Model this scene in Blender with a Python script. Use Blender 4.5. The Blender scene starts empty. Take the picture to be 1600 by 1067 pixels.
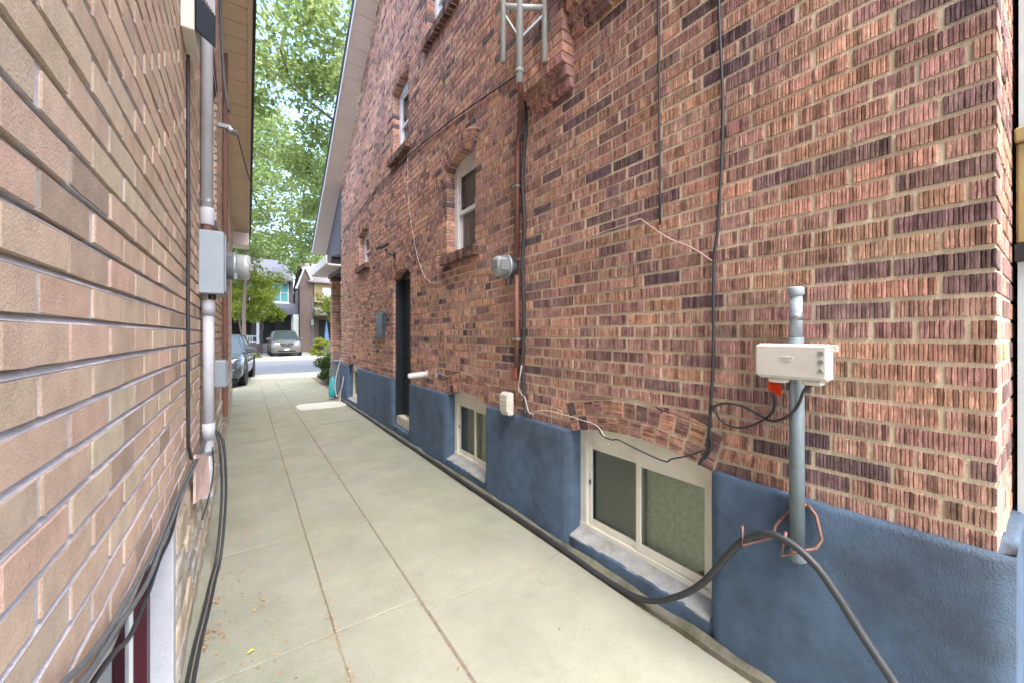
import bpy, math, random
import numpy as np
from mathutils import Vector, Matrix
R = math.radians
rnd = random.Random(7)
scene = bpy.context.scene
col = scene.collection

# ------------------------------------------------------------------ camera
F, VX, VY, CAMH = 600.0, 383.0, 523.0, 1.45
TH = math.atan((800 - VX) / F); CT, ST = math.cos(TH), math.sin(TH)
cam = bpy.data.cameras.new('camera'); cam_o = bpy.data.objects.new('camera', cam); col.objects.link(cam_o)
cam_o.location = (0, 0, CAMH); cam_o.rotation_euler = (R(90), 0, -TH)
cam.sensor_width = 36; cam.lens = F / 1600 * 36; cam.shift_y = -(533.5 - VY) / 1600
cam.clip_start = 0.02; cam.clip_end = 1500
scene.camera = cam_o

# ------------------------------------------------------------------ sky, sun, exposure
SUN_EL, SUN_AZ = 58, 182      # azimuth of the sun, clockwise from +Y
w = bpy.data.worlds.new('World'); scene.world = w; w.use_nodes = True
nt = w.node_tree; bg = nt.nodes['Background']
sky = nt.nodes.new('ShaderNodeTexSky'); sky.sky_type = 'NISHITA'; sky.sun_disc = False
sky.sun_elevation = R(SUN_EL); sky.sun_rotation = R(SUN_AZ)
sky.air_density = 1.0; sky.dust_density = 3.5; sky.ozone_density = 1.0
nt.links.new(sky.outputs[0], bg.inputs[0]); bg.inputs[1].default_value = 0.15
sl = bpy.data.lights.new('sun', 'SUN'); sl.energy = .8; sl.angle = R(40); sl.color = (1, .95, .88)
so = bpy.data.objects.new('sun', sl); col.objects.link(so); so.location = (0, -5, 30)
sd = Vector((math.sin(R(SUN_AZ)) * math.cos(R(SUN_EL)), math.cos(R(SUN_AZ)) * math.cos(R(SUN_EL)), math.sin(R(SUN_EL))))
so.rotation_euler = sd.to_track_quat('Z', 'Y').to_euler()
scene.view_settings.view_transform = 'Standard'; scene.view_settings.look = 'None'
scene.view_settings.exposure = 2.5; scene.view_settings.gamma = 1.0
scene.view_settings.use_curve_mapping = False

# ------------------------------------------------------------------ helpers
def proj(x, y, z):
    d = x * ST + y * CT
    if d < .05: return None
    return (800 + F * (x * CT - y * ST) / d, VY - F * (z - CAMH) / d)

class MB:
    def __init__(s): s.v = []; s.f = []; s.c = []; s.use_c = False
    def add(s, vs, fs, c=None):
        n = len(s.v); s.v += [tuple(p) for p in vs]; s.f += [tuple(i + n for i in q) for q in fs]
        if c is not None: s.use_c = True
        if c is not None and len(c) == len(vs) and hasattr(c[0], '__len__'): s.c += list(c)
        else: s.c += [c or (.5, .5, .5)] * len(vs)
        return s
    def box(s, x0, x1, y0, y1, z0, z1, c=None, bev=0.0):
        if x0 > x1: x0, x1 = x1, x0
        if y0 > y1: y0, y1 = y1, y0
        if z0 > z1: z0, z1 = z1, z0
        if bev <= 0:
            vs = [(x, y, z) for z in (z0, z1) for y in (y0, y1) for x in (x0, x1)]
            fs = [(0, 2, 3, 1), (4, 5, 7, 6), (0, 1, 5, 4), (2, 6, 7, 3), (0, 4, 6, 2), (1, 3, 7, 5)]
            return s.add(vs, fs, c)
        return s.bbox([(x0, x1), (y0, y1), (z0, z1)], bev, c)
    def bbox(s, r, b, c=None):
        b = min(b, *(abs(q[1] - q[0]) * .45 for q in r))
        # chamfered box: 24 verts
        vs = []; idx = {}
        for k in range(8):
            sg = [(k >> i) & 1 for i in range(3)]
            for a in range(3):
                p = [r[i][sg[i]] if i == a else (r[i][0] + b if sg[i] == 0 else r[i][1] - b) for i in range(3)]
                idx[(k, a)] = len(vs); vs.append(tuple(p))
        fs = []
        def kk(sg): return sg[0] | sg[1] << 1 | sg[2] << 2
        for a in range(3):
            o = [i for i in range(3) if i != a]
            for sgn in (0, 1):
                q = []
                for (i, j) in ((0, 0), (1, 0), (1, 1), (0, 1)):
                    sg = [0, 0, 0]; sg[a] = sgn; sg[o[0]] = i; sg[o[1]] = j; q.append(idx[(kk(sg), a)])
                flip = (sgn == 0) ^ (a == 1)
                fs.append(tuple(reversed(q)) if flip else tuple(q))
        for a in range(3):
            o = [i for i in range(3) if i != a]
            for (i, j) in ((0, 0), (1, 0), (1, 1), (0, 1)):
                s0 = [0, 0, 0]; s0[o[0]] = i; s0[o[1]] = j; s1 = list(s0); s1[a] = 1
                fs.append((idx[(kk(s0), o[0])], idx[(kk(s1), o[0])], idx[(kk(s1), o[1])], idx[(kk(s0), o[1])]))
        for k in range(8): fs.append((idx[(k, 0)], idx[(k, 1)], idx[(k, 2)]))
        return s.add(vs, fs, c)
    def quad(s, a, b, c_, d, c=None): return s.add([a, b, c_, d], [(0, 1, 2, 3)], c)
    def prism(s, poly, axis, a0, a1, c=None):
        n = len(poly); vs = []
        for a in (a0, a1):
            for (p, q) in poly:
                vs.append({'x': (a, p, q), 'y': (p, a, q), 'z': (p, q, a)}[axis])
        fs = [tuple(range(n - 1, -1, -1)), tuple(range(n, 2 * n))]
        fs += [(i, (i + 1) % n, n + (i + 1) % n, n + i) for i in range(n)]
        return s.add(vs, fs, c)
    def tube(s, pts, r, seg=8, c=None, cap=True):
        pts = [Vector(p) for p in pts]; n = len(pts)
        rr = r if hasattr(r, '__len__') else [r] * n
        vs = []; up = None
        for i in range(n):
            t = (pts[min(i + 1, n - 1)] - pts[max(i - 1, 0)]).normalized()
            if up is None:
                up = Vector((0, 0, 1)) if abs(t.z) < .9 else Vector((1, 0, 0))
            a = (up - t * up.dot(t))
            a = a.normalized() if a.length > 1e-6 else t.orthogonal().normalized()
            up = a; b = t.cross(a)
            for k in range(seg):
                an = 2 * math.pi * k / seg
                vs.append(pts[i] + (a * math.cos(an) + b * math.sin(an)) * rr[i])
        fs = [(i * seg + k, i * seg + (k + 1) % seg, (i + 1) * seg + (k + 1) % seg, (i + 1) * seg + k) for i in range(n - 1) for k in range(seg)]
        if cap: fs += [tuple(range(seg - 1, -1, -1)), tuple(range((n - 1) * seg, n * seg))]
        return s.add(vs, fs, c)
    def lathe(s, prof, origin, axis, seg=20, c=None):
        ax = Vector(axis).normalized(); a = ax.orthogonal().normalized(); b = ax.cross(a); o = Vector(origin)
        vs = []
        for (h, r) in prof:
            for k in range(seg):
                an = 2 * math.pi * k / seg
                vs.append(o + ax * h + (a * math.cos(an) + b * math.sin(an)) * r)
        n = len(prof)
        fs = [(i * seg + k, i * seg + (k + 1) % seg, (i + 1) * seg + (k + 1) % seg, (i + 1) * seg + k) for i in range(n - 1) for k in range(seg)]
        fs += [tuple(range(seg - 1, -1, -1)), tuple(range((n - 1) * seg, n * seg))]
        return s.add(vs, fs, c)
    def mesh(s, name, origin=(0, 0, 0), smooth=False):
        m = bpy.data.meshes.new(name); o = Vector(origin)
        m.from_pydata([Vector(p) - o for p in s.v], [], s.f)
        if s.use_c:
            at = m.color_attributes.new('Col', 'FLOAT_COLOR', 'POINT')
            a = np.ones((len(s.v), 4), dtype=np.float32); a[:, :3] = np.array(s.c, dtype=np.float32)
            at.data.foreach_set('color', a.ravel())
        if smooth: m.polygons.foreach_set('use_smooth', [True] * len(m.polygons))
        m.update()
        return m

def crv(pts, n=6):
    pts = [Vector(p) for p in pts]; out = []
    for i in range(len(pts) - 1):
        p0 = pts[max(i - 1, 0)]; p1 = pts[i]; p2 = pts[i + 1]; p3 = pts[min(i + 2, len(pts) - 1)]
        for k in range(n):
            t = k / n
            out.append(.5 * ((2 * p1) + (p2 - p0) * t + (2 * p0 - 5 * p1 + 4 * p2 - p3) * t * t + (3 * p1 - p0 - 3 * p2 + p3) * t ** 3))
    out.append(pts[-1]); return out

def tag(o, label=None, cat=None, group=None, kind=None):
    if label: o['label'] = label
    if cat: o['category'] = cat
    if group: o['group'] = group
    if kind: o['kind'] = kind
    return o
def thing(name, label, cat, loc=(0, 0, 0), group=None):
    o = bpy.data.objects.new(name, None); col.objects.link(o); o.location = loc; o.empty_display_size = .1
    return tag(o, label, cat, group)
def part(name, mb, mat, parent=None, smooth=False, kind=None):
    """mesh in world coordinates, parented to a thing (Empty at its base) or to a part"""
    o = bpy.data.objects.new(name, mb.mesh(name, smooth=smooth)); col.objects.link(o)
    o.data.materials.append(M[mat] if isinstance(mat, str) else mat)
    if parent:
        o.parent = parent
        if parent.type == 'EMPTY' and parent.parent is None: o.location = -Vector(parent.location)
    if kind: o['kind'] = kind
    return o
def single(name, mb, mat, label, cat, group=None, smooth=False, origin=None, kind=None):
    o_ = origin or (0, 0, 0)
    o = bpy.data.objects.new(name, mb.mesh(name, o_, smooth)); col.objects.link(o); o.location = o_
    o.data.materials.append(M[mat]); return tag(o, label, cat, group, kind)
def piece(name, mb, mat, parent, origin, smooth=False):
    o = bpy.data.objects.new(name, mb.mesh(name, origin, smooth)); col.objects.link(o)
    o.data.materials.append(M[mat]); o.parent = parent; o.location = origin
    return o

# ------------------------------------------------------------------ materials
M = {}
def mat(name, base=(.5, .5, .5), rough=.8, var=0.0, vscale=8.0, base2=None, v2scale=2.0, v2lo=.45, v2hi=.65, bump=0.0, bscale=60.0, attr=False,
        metal=0.0, spec=.5, trans=0.0, stretch=None, transl=None, coat=0.0, bdist=.01, fine=0.0, base3=None, v3scale=20.0, v3lo=.66, v3hi=.72, specks=None, sscale=11.0, big=0.0):
    m = bpy.data.materials.new(name); m.use_nodes = True; M[name] = m
    n = m.node_tree.nodes; l = m.node_tree.links; b = n['Principled BSDF']
    b.inputs['Roughness'].default_value = rough; b.inputs['Metallic'].default_value = metal
    b.inputs['Specular IOR Level'].default_value = spec; b.inputs['Coat Weight'].default_value = coat
    g = n.new('ShaderNodeNewGeometry'); pos = g.outputs['Position']
    if stretch:
        mp = n.new('ShaderNodeMapping'); mp.inputs['Scale'].default_value = stretch; l.new(pos, mp.inputs[0]); pos = mp.outputs[0]
    if attr:
        a = n.new('ShaderNodeAttribute'); a.attribute_name = 'Col'; c = a.outputs['Color']
    else:
        a = n.new('ShaderNodeRGB'); a.outputs[0].default_value = (*base, 1); c = a.outputs[0]
    def noise(sc, det=5, rg=.6):
        t = n.new('ShaderNodeTexNoise'); t.inputs['Scale'].default_value = sc; t.inputs['Detail'].default_value = det; t.inputs['Roughness'].default_value = rg
        l.new(pos, t.inputs['Vector']); return t.outputs['Fac']
    def ramp(f, lo, hi, a0, a1):
        r = n.new('ShaderNodeMapRange'); r.inputs[1].default_value = lo; r.inputs[2].default_value = hi; r.inputs[3].default_value = a0; r.inputs[4].default_value = a1
        l.new(f, r.inputs[0]); return r.outputs[0]
    def mix(mode, fac, c1, c2):
        x = n.new('ShaderNodeMix'); x.data_type = 'RGBA'; x.blend_type = mode
        for sock, val in ((x.inputs[0], fac), (x.inputs[6], c1), (x.inputs[7], c2)):
            if isinstance(val, (int, float)): sock.default_value = val
            elif isinstance(val, tuple): sock.default_value = val
            else: l.new(val, sock)
        return x.outputs[2]
    if base2: c = mix('MIX', ramp(noise(v2scale, 6), v2lo, v2hi, 0, 1), c, (*base2, 1))
    if var:
        c = mix('MULTIPLY', 1.0, c, ramp(noise(vscale, 6, .65), .25, .75, 1 - var, 1 + var))
    if fine:
        c = mix('MULTIPLY', 1.0, c, ramp(noise(260, 3, .7), .3, .7, 1 - fine, 1 + fine))
    if big: c = mix('MULTIPLY', 1.0, c, ramp(noise(.9, 4, .6), .3, .7, 1 - big, 1 + big))
    if base3: c = mix('MIX', ramp(noise(v3scale, 8, .7), v3lo, v3hi, 0, 1), c, (*base3, 1))
    if specks:
        vo = n.new('ShaderNodeTexVoronoi'); vo.inputs['Scale'].default_value = sscale; vo.inputs['Randomness'].default_value = 1; l.new(pos, vo.inputs['Vector'])
        sz = n.new('ShaderNodeMath'); sz.operation = 'MULTIPLY'; l.new(vo.outputs['Color'], sz.inputs[0]); sz.inputs[1].default_value = .09
        lt = n.new('ShaderNodeMath'); lt.operation = 'LESS_THAN'; l.new(vo.outputs['Distance'], lt.inputs[0]); l.new(sz.outputs[0], lt.inputs[1])
        c = mix('MIX', lt.outputs[0], c, (*specks, 1))
    l.new(c, b.inputs['Base Color'])
    if bump:
        bn = n.new('ShaderNodeBump'); bn.inputs['Strength'].default_value = bump; bn.inputs['Distance'].default_value = bdist
        l.new(noise(bscale, 6, .65), bn.inputs['Height']); l.new(bn.outputs[0], b.inputs['Normal'])
    if transl:
        t = n.new('ShaderNodeBsdfTranslucent'); x = n.new('ShaderNodeMixShader'); x.inputs[0].default_value = transl
        l.new(mix('MULTIPLY', 1.0, c, (2.1, 2.0, 1.5, 1)), t.inputs[0]); l.new(b.outputs[0], x.inputs[1]); l.new(t.outputs[0], x.inputs[2])
        l.new(x.outputs[0], n['Material Output'].inputs[0])
    return m
def glass(name, tint=(.8, .85, .85), see=.6):
    m = bpy.data.materials.new(name); m.use_nodes = True; M[name] = m
    n = m.node_tree.nodes; l = m.node_tree.links; n.remove(n['Principled BSDF'])
    t = n.new('ShaderNodeBsdfTransparent'); t.inputs[0].default_value = (*tint, 1)
    g = n.new('ShaderNodeBsdfGlossy'); g.inputs['Roughness'].default_value = .02; g.inputs[0].default_value = (.9, .95, .95, 1)
    lw = n.new('ShaderNodeFresnel'); lw.inputs[0].default_value = 1.5
    mr = n.new('ShaderNodeMapRange'); mr.inputs[3].default_value = 1 - see - .35 if see < .6 else .06; mr.inputs[4].default_value = 1
    x = n.new('ShaderNodeMixShader'); l.new(lw.outputs[0], mr.inputs[0]); l.new(mr.outputs[0], x.inputs[0])
    l.new(t.outputs[0], x.inputs[1]); l.new(g.outputs[0], x.inputs[2]); l.new(x.outputs[0], n['Material Output'].inputs[0])

mat('rug_brick', attr=True, rough=.92, var=.45, vscale=30, base2=(.11, .08, .08), v2scale=7, v2lo=.58, v2hi=.84, big=.2, base3=(.55, .47, .38), v3scale=8, v3lo=.69, v3hi=.76, bump=.55, bscale=190, spec=.2, fine=.22)
mat('rug_mortar', (.72, .625, .47), rough=.95, var=.2, vscale=14, base2=(.50, .44, .33), v2scale=3, bump=.6, bscale=130, spec=.2, fine=.1)
mat('buff_brick', attr=True, rough=.85, var=.20, vscale=16, bump=.5, bscale=200, spec=.25, fine=.13, big=.1, base3=(.27, .20, .165), v3scale=70, v3lo=.70, v3hi=.76)
mat('lilac_mortar', (.52, .49, .52), rough=.95, var=.16, vscale=25, base2=(.38, .36, .38), v2scale=5, v2lo=.5, v2hi=.75, bump=.5, bscale=150, spec=.2)
mat('blue_parging', (.092, .150, .240), rough=.8, var=.28, vscale=9, base2=(.078, .115, .165), v2scale=2.6, bump=1.0, bscale=170, bdist=.008, fine=.16, base3=(.22, .25, .28), v3scale=26, v3lo=.70, v3hi=.74, spec=.35)
mat('concrete', (.300, .308, .252), rough=.9, var=.16, vscale=2.3, base2=(.28, .30, .222), v2scale=.9, v2lo=.45, v2hi=.75, bump=.25, bscale=220, spec=.25, fine=.2, bdist=.004, base3=(.245, .25, .205), v3scale=3.2, v3lo=.58, v3hi=.72, specks=(.17, .15, .12), sscale=14)
mat('concrete_pale', (.62, .62, .58), rough=.9, var=.12, vscale=6, bump=.3, bscale=150, spec=.25)
mat('concrete_dirty', (.19, .185, .14), rough=.95, var=.35, vscale=9, base2=(.11, .12, .08), v2scale=6, bump=.6, bscale=90)
mat('soil', (.22, .17, .145), rough=1, var=.4, vscale=20, bump=.6, bscale=60)
mat('joint_litter', (.36, .30, .225), rough=1, var=.5, vscale=60, bump=.8, bscale=140)
mat('asphalt', (.20, .205, .22), rough=.9, var=.12, vscale=1.5, bump=.3, bscale=120)
mat('sidewalk', (.46, .44, .38), rough=.9, var=.12, vscale=1.2, bump=.2, bscale=80)
mat('lawn', (.10, .14, .05), rough=1, var=.5, vscale=6, bump=.8, bscale=40)
mat('white_paint', (.80, .78, .69), rough=.5, var=.06, vscale=6, base2=(.62, .60, .50), v2scale=5, v2lo=.55, v2hi=.8)
mat('white_trim', (.76, .77, .78), rough=.45, var=.05, vscale=4)
mat('cream_sill', (.66, .62, .50), rough=.7, var=.2, vscale=12, base2=(.45, .42, .33), v2scale=8)
mat('sill_brick', attr=True, rough=.9, var=.4, vscale=20, base2=(.05, .05, .045), v2scale=9, bump=.6, bscale=120, spec=.2)
mat('soffit_tan', (.78, .65, .47), rough=.6, var=.06, vscale=3)
mat('soffit_cream', (.72, .66, .62), rough=.6, var=.06, vscale=3)
mat('gutter_black', (.02, .022, .03), rough=.4)
mat('fascia_pale', (.66, .66, .70), rough=.4)
mat('shingle', (.075, .07, .075), rough=.95, var=.3, vscale=5, bump=.6, bscale=40)
mat('shingle_grey', (.21, .18, .185), rough=.95, var=.2, vscale=3, bump=.5, bscale=30)
mat('dark_door', (.016, .022, .033), rough=.45, var=.2, vscale=5)
mat('black_cable', (.035, .038, .045), rough=.5, var=.25, vscale=30)
mat('grey_cable', (.12, .13, .14), rough=.5, var=.2, vscale=30)
mat('pale_wire', (.55, .5, .48), rough=.6)
mat('pink_wire', (.55, .36, .36), rough=.6)
mat('galv', (.34, .37, .40), rough=.42, metal=.55, var=.18, vscale=16, base2=(.24, .26, .29), v2scale=11)
mat('galv_pale', (.50, .53, .54), rough=.45, metal=.3, var=.1, vscale=16)
mat('painted_pipe', (.165, .215, .245), rough=.55, var=.2, vscale=18, base2=(.24, .15, .10), v2scale=13, v2lo=.62, v2hi=.72)
mat('brown_pipe', (.20, .085, .065), rough=.6, var=.25, vscale=12, base2=(.13, .07, .06), v2scale=6)
mat('grey_pvc', (.50, .52, .58), rough=.5, var=.1, vscale=7, base2=(.38, .38, .40), v2scale=9, v2lo=.55, v2hi=.8)
mat('box_grey', (.31, .37, .43), rough=.45, var=.08, vscale=5, base2=(.25, .29, .33), v2scale=7, v2lo=.55, v2hi=.8)
mat('box_white', (.66, .64, .58), rough=.5, var=.08, vscale=8, base2=(.52, .48, .40), v2scale=14, v2lo=.55, v2hi=.8)
mat('box_dark', (.22, .24, .25), rough=.6)
mat('hood_white', (.70, .71, .75), rough=.5, var=.08, vscale=7, base2=(.5, .5, .5), v2scale=9, v2lo=.6, v2hi=.8)
mat('louver', (.05, .08, .12), rough=.5)
mat('meter_glass', (.36, .39, .41), rough=.08, spec=.7, coat=.6)
mat('meter_face', (.42, .43, .43), rough=.5)
mat('copper', (.22, .125, .10), rough=.55, metal=.35, var=.25, vscale=40)
mat('orange_tag', (.85, .075, .02), rough=.6)
mat('red_tag', (.62, .16, .11), rough=.6)
mat('maroon', (.075, .012, .022), rough=.45)
mat('jamb_white', (.50, .52, .57), rough=.8, var=.12, vscale=7, bump=.3, bscale=60)
mat('stone', attr=True, rough=.9, var=.28, vscale=13, bump=.7, bscale=45)
mat('stone_mortar', (.66, .64, .62), rough=.95, var=.2, vscale=9, bump=.8, bscale=50)
mat('wood_pale', (.50, .36, .33), rough=.8, var=.15, vscale=10)
mat('wood_yellow', (.36, .29, .13), rough=.6, var=.25, vscale=6, stretch=(6, 6, 1), base2=(.36, .27, .10), v2scale=3)
mat('panel_pale', (.52, .60, .62), rough=.5, var=.06)
mat('curtain_dark', (.24, .27, .24), rough=1, var=.15, vscale=40)
mat('curtain_green', (.60, .68, .50), rough=1, var=.25, vscale=30, stretch=(1, 1, 1.5))
mat('blind_sky_sheen', (.60, .64, .68), rough=.9)  # blind grey made paler to stand in for sky reflected in the panes
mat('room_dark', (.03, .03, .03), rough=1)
glass('glass', (.86, .90, .88), .7)
mat('bark', (.13, .105, .085), rough=1, var=.35, vscale=14, bump=.9, bscale=25)
for nm, c, tr in (('leaf_green', (.115, .19, .055), .55), ('leaf_lime', (.22, .27, .045), .45), ('leaf_dark', (.05, .085, .035), .3)):
    mat(nm, attr=True, rough=.6, transl=tr, spec=.3)
mat('litter', attr=True, rough=.8)
mat('yellow_leaf', (.72, .50, .05), rough=.7)
mat('car_graphite', (.085, .105, .125), rough=.25, metal=.4, coat=.8)
mat('car_brown', (.20, .19, .18), rough=.3, metal=.5, coat=.8)
mat('car_glass', (.05, .07, .08), rough=.04, spec=.9, coat=.5)
mat('tyre', (.018, .018, .02), rough=.85)
mat('rim', (.42, .43, .45), rough=.35, metal=.7)
mat('black_plastic', (.02, .02, .022), rough=.5)
mat('headlight', (.62, .66, .70), rough=.1, coat=.6)
mat('plate', (.7, .72, .75), rough=.5)
mat('chrome', (.7, .7, .72), rough=.2, metal=.9)
mat('red_lamp', (.3, .02, .02), rough=.3)
mat('far_slate', (.10, .108, .135), rough=.9, var=.1, vscale=1.5)
mat('far_wall_grey', (.12, .13, .16), rough=.9, var=.1, vscale=1)
mat('far_brick', (.19, .135, .125), rough=.9, var=.15, vscale=3)
mat('far_tan', (.34, .25, .14), rough=.8, var=.06)
mat('siding_white', (.66, .70, .74), rough=.6)
mat('teal_blind', (.10, .34, .38), rough=.7, var=.3, vscale=2)
mat('teal_bag', (.03, .38, .44), rough=.5, var=.2, vscale=20)
mat('bin_grey', (.14, .17, .20), rough=.6, var=.12)
mat('plaque_blue', (.045, .075, .115), rough=.4)
mat('blue_cloth', (.10, .20, .38), rough=.8, var=.2)
mat('brick_far', (.26, .15, .12), rough=.95, var=.3, vscale=6)

# ------------------------------------------------------------------ bricks
D = 1.81                       # right brick face plane x = D (faces -x)
LX = -.23                      # left brick face plane x = LX (faces +x)
def lerp(a, b, t): return a + (b - a) * t
def mixc(a, b, t): return tuple(lerp(p, q, t) for p, q in zip(a, b))
def brick_quad(mb, A, B, C, Dp, xf, sg, depth, rib, colr, rg, jit=.0014, bev=.0022):
    """A,B,C,Dp = (y,z) corners; ridges vary along A->B. Front at x = xf, body goes back by depth; sg = direction the face looks."""
    ln = math.hypot(B[0] - A[0], B[1] - A[1])
    cols = [0.0]; hs = [-bev]; cc = [1.0]
    if rib:
        n = max(2, int(round(ln / rib))); p = 1 / n
        for i in range(n):
            j = rg.uniform(-.14, .14) * p; k = rg.choice((1, 1, .95, .88, .76, .5, 1.08, 1.12))
            h = rg.uniform(-.0012, .0006)
            a = (i + .14) * p + j; b = (i + .76) * p + j
            cols += [max(a, .006), min(b, .985)]; hs += [h, h]; cc += [k, k]
            if i < n - 1: cols.append((i + .95) * p + j); hs.append(-rg.uniform(.0028, .005)); cc.append(k * .8)
    else:
        e = min(.004 / ln, .1)
        cols += [e]; hs += [0]; cc += [1]
        n = 4
        for i in range(1, n): cols.append(i / n + rg.uniform(-.05, .05)); hs.append(rg.uniform(-.0008, .0006)); cc.append(1)
        cols += [1 - e]; hs += [0]; cc += [1]
    cols.append(1.0); hs.append(-bev); cc.append(1.0)
    vs = []; cs = []
    wd = math.hypot(Dp[0] - A[0], Dp[1] - A[1]); e = min(bev * .8 / wd, .2)
    m = len(cols); W_ = 5 if rib and rib < .02 else 4
    for s_, h, k in zip(cols, hs, cc):
        b0 = (lerp(A[0], B[0], s_), lerp(A[1], B[1], s_)); t0 = (lerp(Dp[0], C[0], s_), lerp(Dp[1], C[1], s_))
        j0 = rg.uniform(-jit, jit) / wd; j1 = rg.uniform(-jit, jit) / wd
        edge = .02 if s_ in (0.0, 1.0) else 0
        rows = [(j0, -depth, 0, 1), (e + j0 + edge, h, 0, 1), (1 - e + j1 - edge, h + (rg.uniform(-.0008, .0004) if rib else 0), 0, 1), (1 + j1, -depth, 0, 1)]
        if W_ == 5: rows.insert(2, (rg.uniform(.3, .7), h + rg.uniform(-.0016, .0008), rg.uniform(-.0022, .0022) if 0 < s_ < 1 else 0, rg.choice((1, 1, .9, .72, 1.08))))
        for (t, x, sh, kk) in rows:
            y_, z_ = lerp(b0[0], t0[0], t), lerp(b0[1], t0[1], t)
            vs.append((xf + sg * x, y_ + sh * (B[0] - A[0]) / ln, z_ + sh * (B[1] - A[1]) / ln)); cs.append(tuple(q * k * kk for q in colr))
    fs = []
    for i in range(m - 1):
        for r in range(W_ - 1):
            q = (i * W_ + r, (i + 1) * W_ + r, (i + 1) * W_ + r + 1, i * W_ + r + 1)
            fs.append(q if sg > 0 else q[::-1])
    q = tuple(range(W_)); fs.append(q if sg > 0 else q[::-1])
    b = (m - 1) * W_; q = tuple(b + i for i in range(W_))[::-1]; fs.append(q if sg > 0 else q[::-1])
    mb.add(vs, fs, cs)

class Opening:
    def __init__(s, y0, y1, z0, zs, rise, rings=1, ring=.1):
        s.y0, s.y1, s.z0, s.zs, s.rise = y0, y1, z0, zs, rise; s.rings = rings; s.ring = ring
        hw = (y1 - y0) / 2; s.yc = (y0 + y1) / 2
        if rise > 0:
            s.R = (hw * hw + rise * rise) / (2 * rise); s.zc = zs + rise - s.R; s.phi = math.asin(hw / s.R)
            s.top = zs + rise
        else: s.top = zs
    def inner(s, y):                       # intrados height
        if s.rise <= 0: return s.zs
        d = s.R ** 2 - (y - s.yc) ** 2
        return s.zc + math.sqrt(max(d, 0))
    def span(s, z, pad=0.0):               # hole in the running bond at height z
        if z < s.z0 - 1e-6: return None
        if z <= s.zs: return (s.y0 - pad, s.y1 + pad)
        if s.rise <= 0: return None
        Ro = s.R + s.rings * s.ring + .008
        if z >= s.zc + Ro: return None
        hw = min(math.sqrt(Ro ** 2 - (z - s.zc) ** 2), (z - s.zc) * math.tan(s.phi) + .006)
        return (s.yc - hw, s.yc + hw) if hw > .005 else None

def palette_rug(y, z, rg):
    k = rg.random()
    if k < .38: c = (.43, .25, .205)
    elif k < .60: c = (.36, .205, .18)
    elif k < .80: c = (.50, .285, .205)
    elif k < .96: c = (.25, .155, .148)
    else: c = (.155, .105, .112)
    v = rg.uniform(.98, 1.28)
    return tuple(min(.8, q * v * rg.uniform(.95, 1.05)) for q in c)
def palette_buff(y, z, rg):
    k = rg.random()
    if k < .45: c = (.56, .41, .32)
    elif k < .66: c = (.58, .40, .32)
    elif k < .84: c = (.54, .43, .33)
    elif k < .95: c = (.48, .355, .28)
    else: c = (.38, .285, .225)
    v = rg.uniform(.93, 1.07)
    return tuple(q * v * rg.uniform(.98, 1.02) for q in c)

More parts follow.
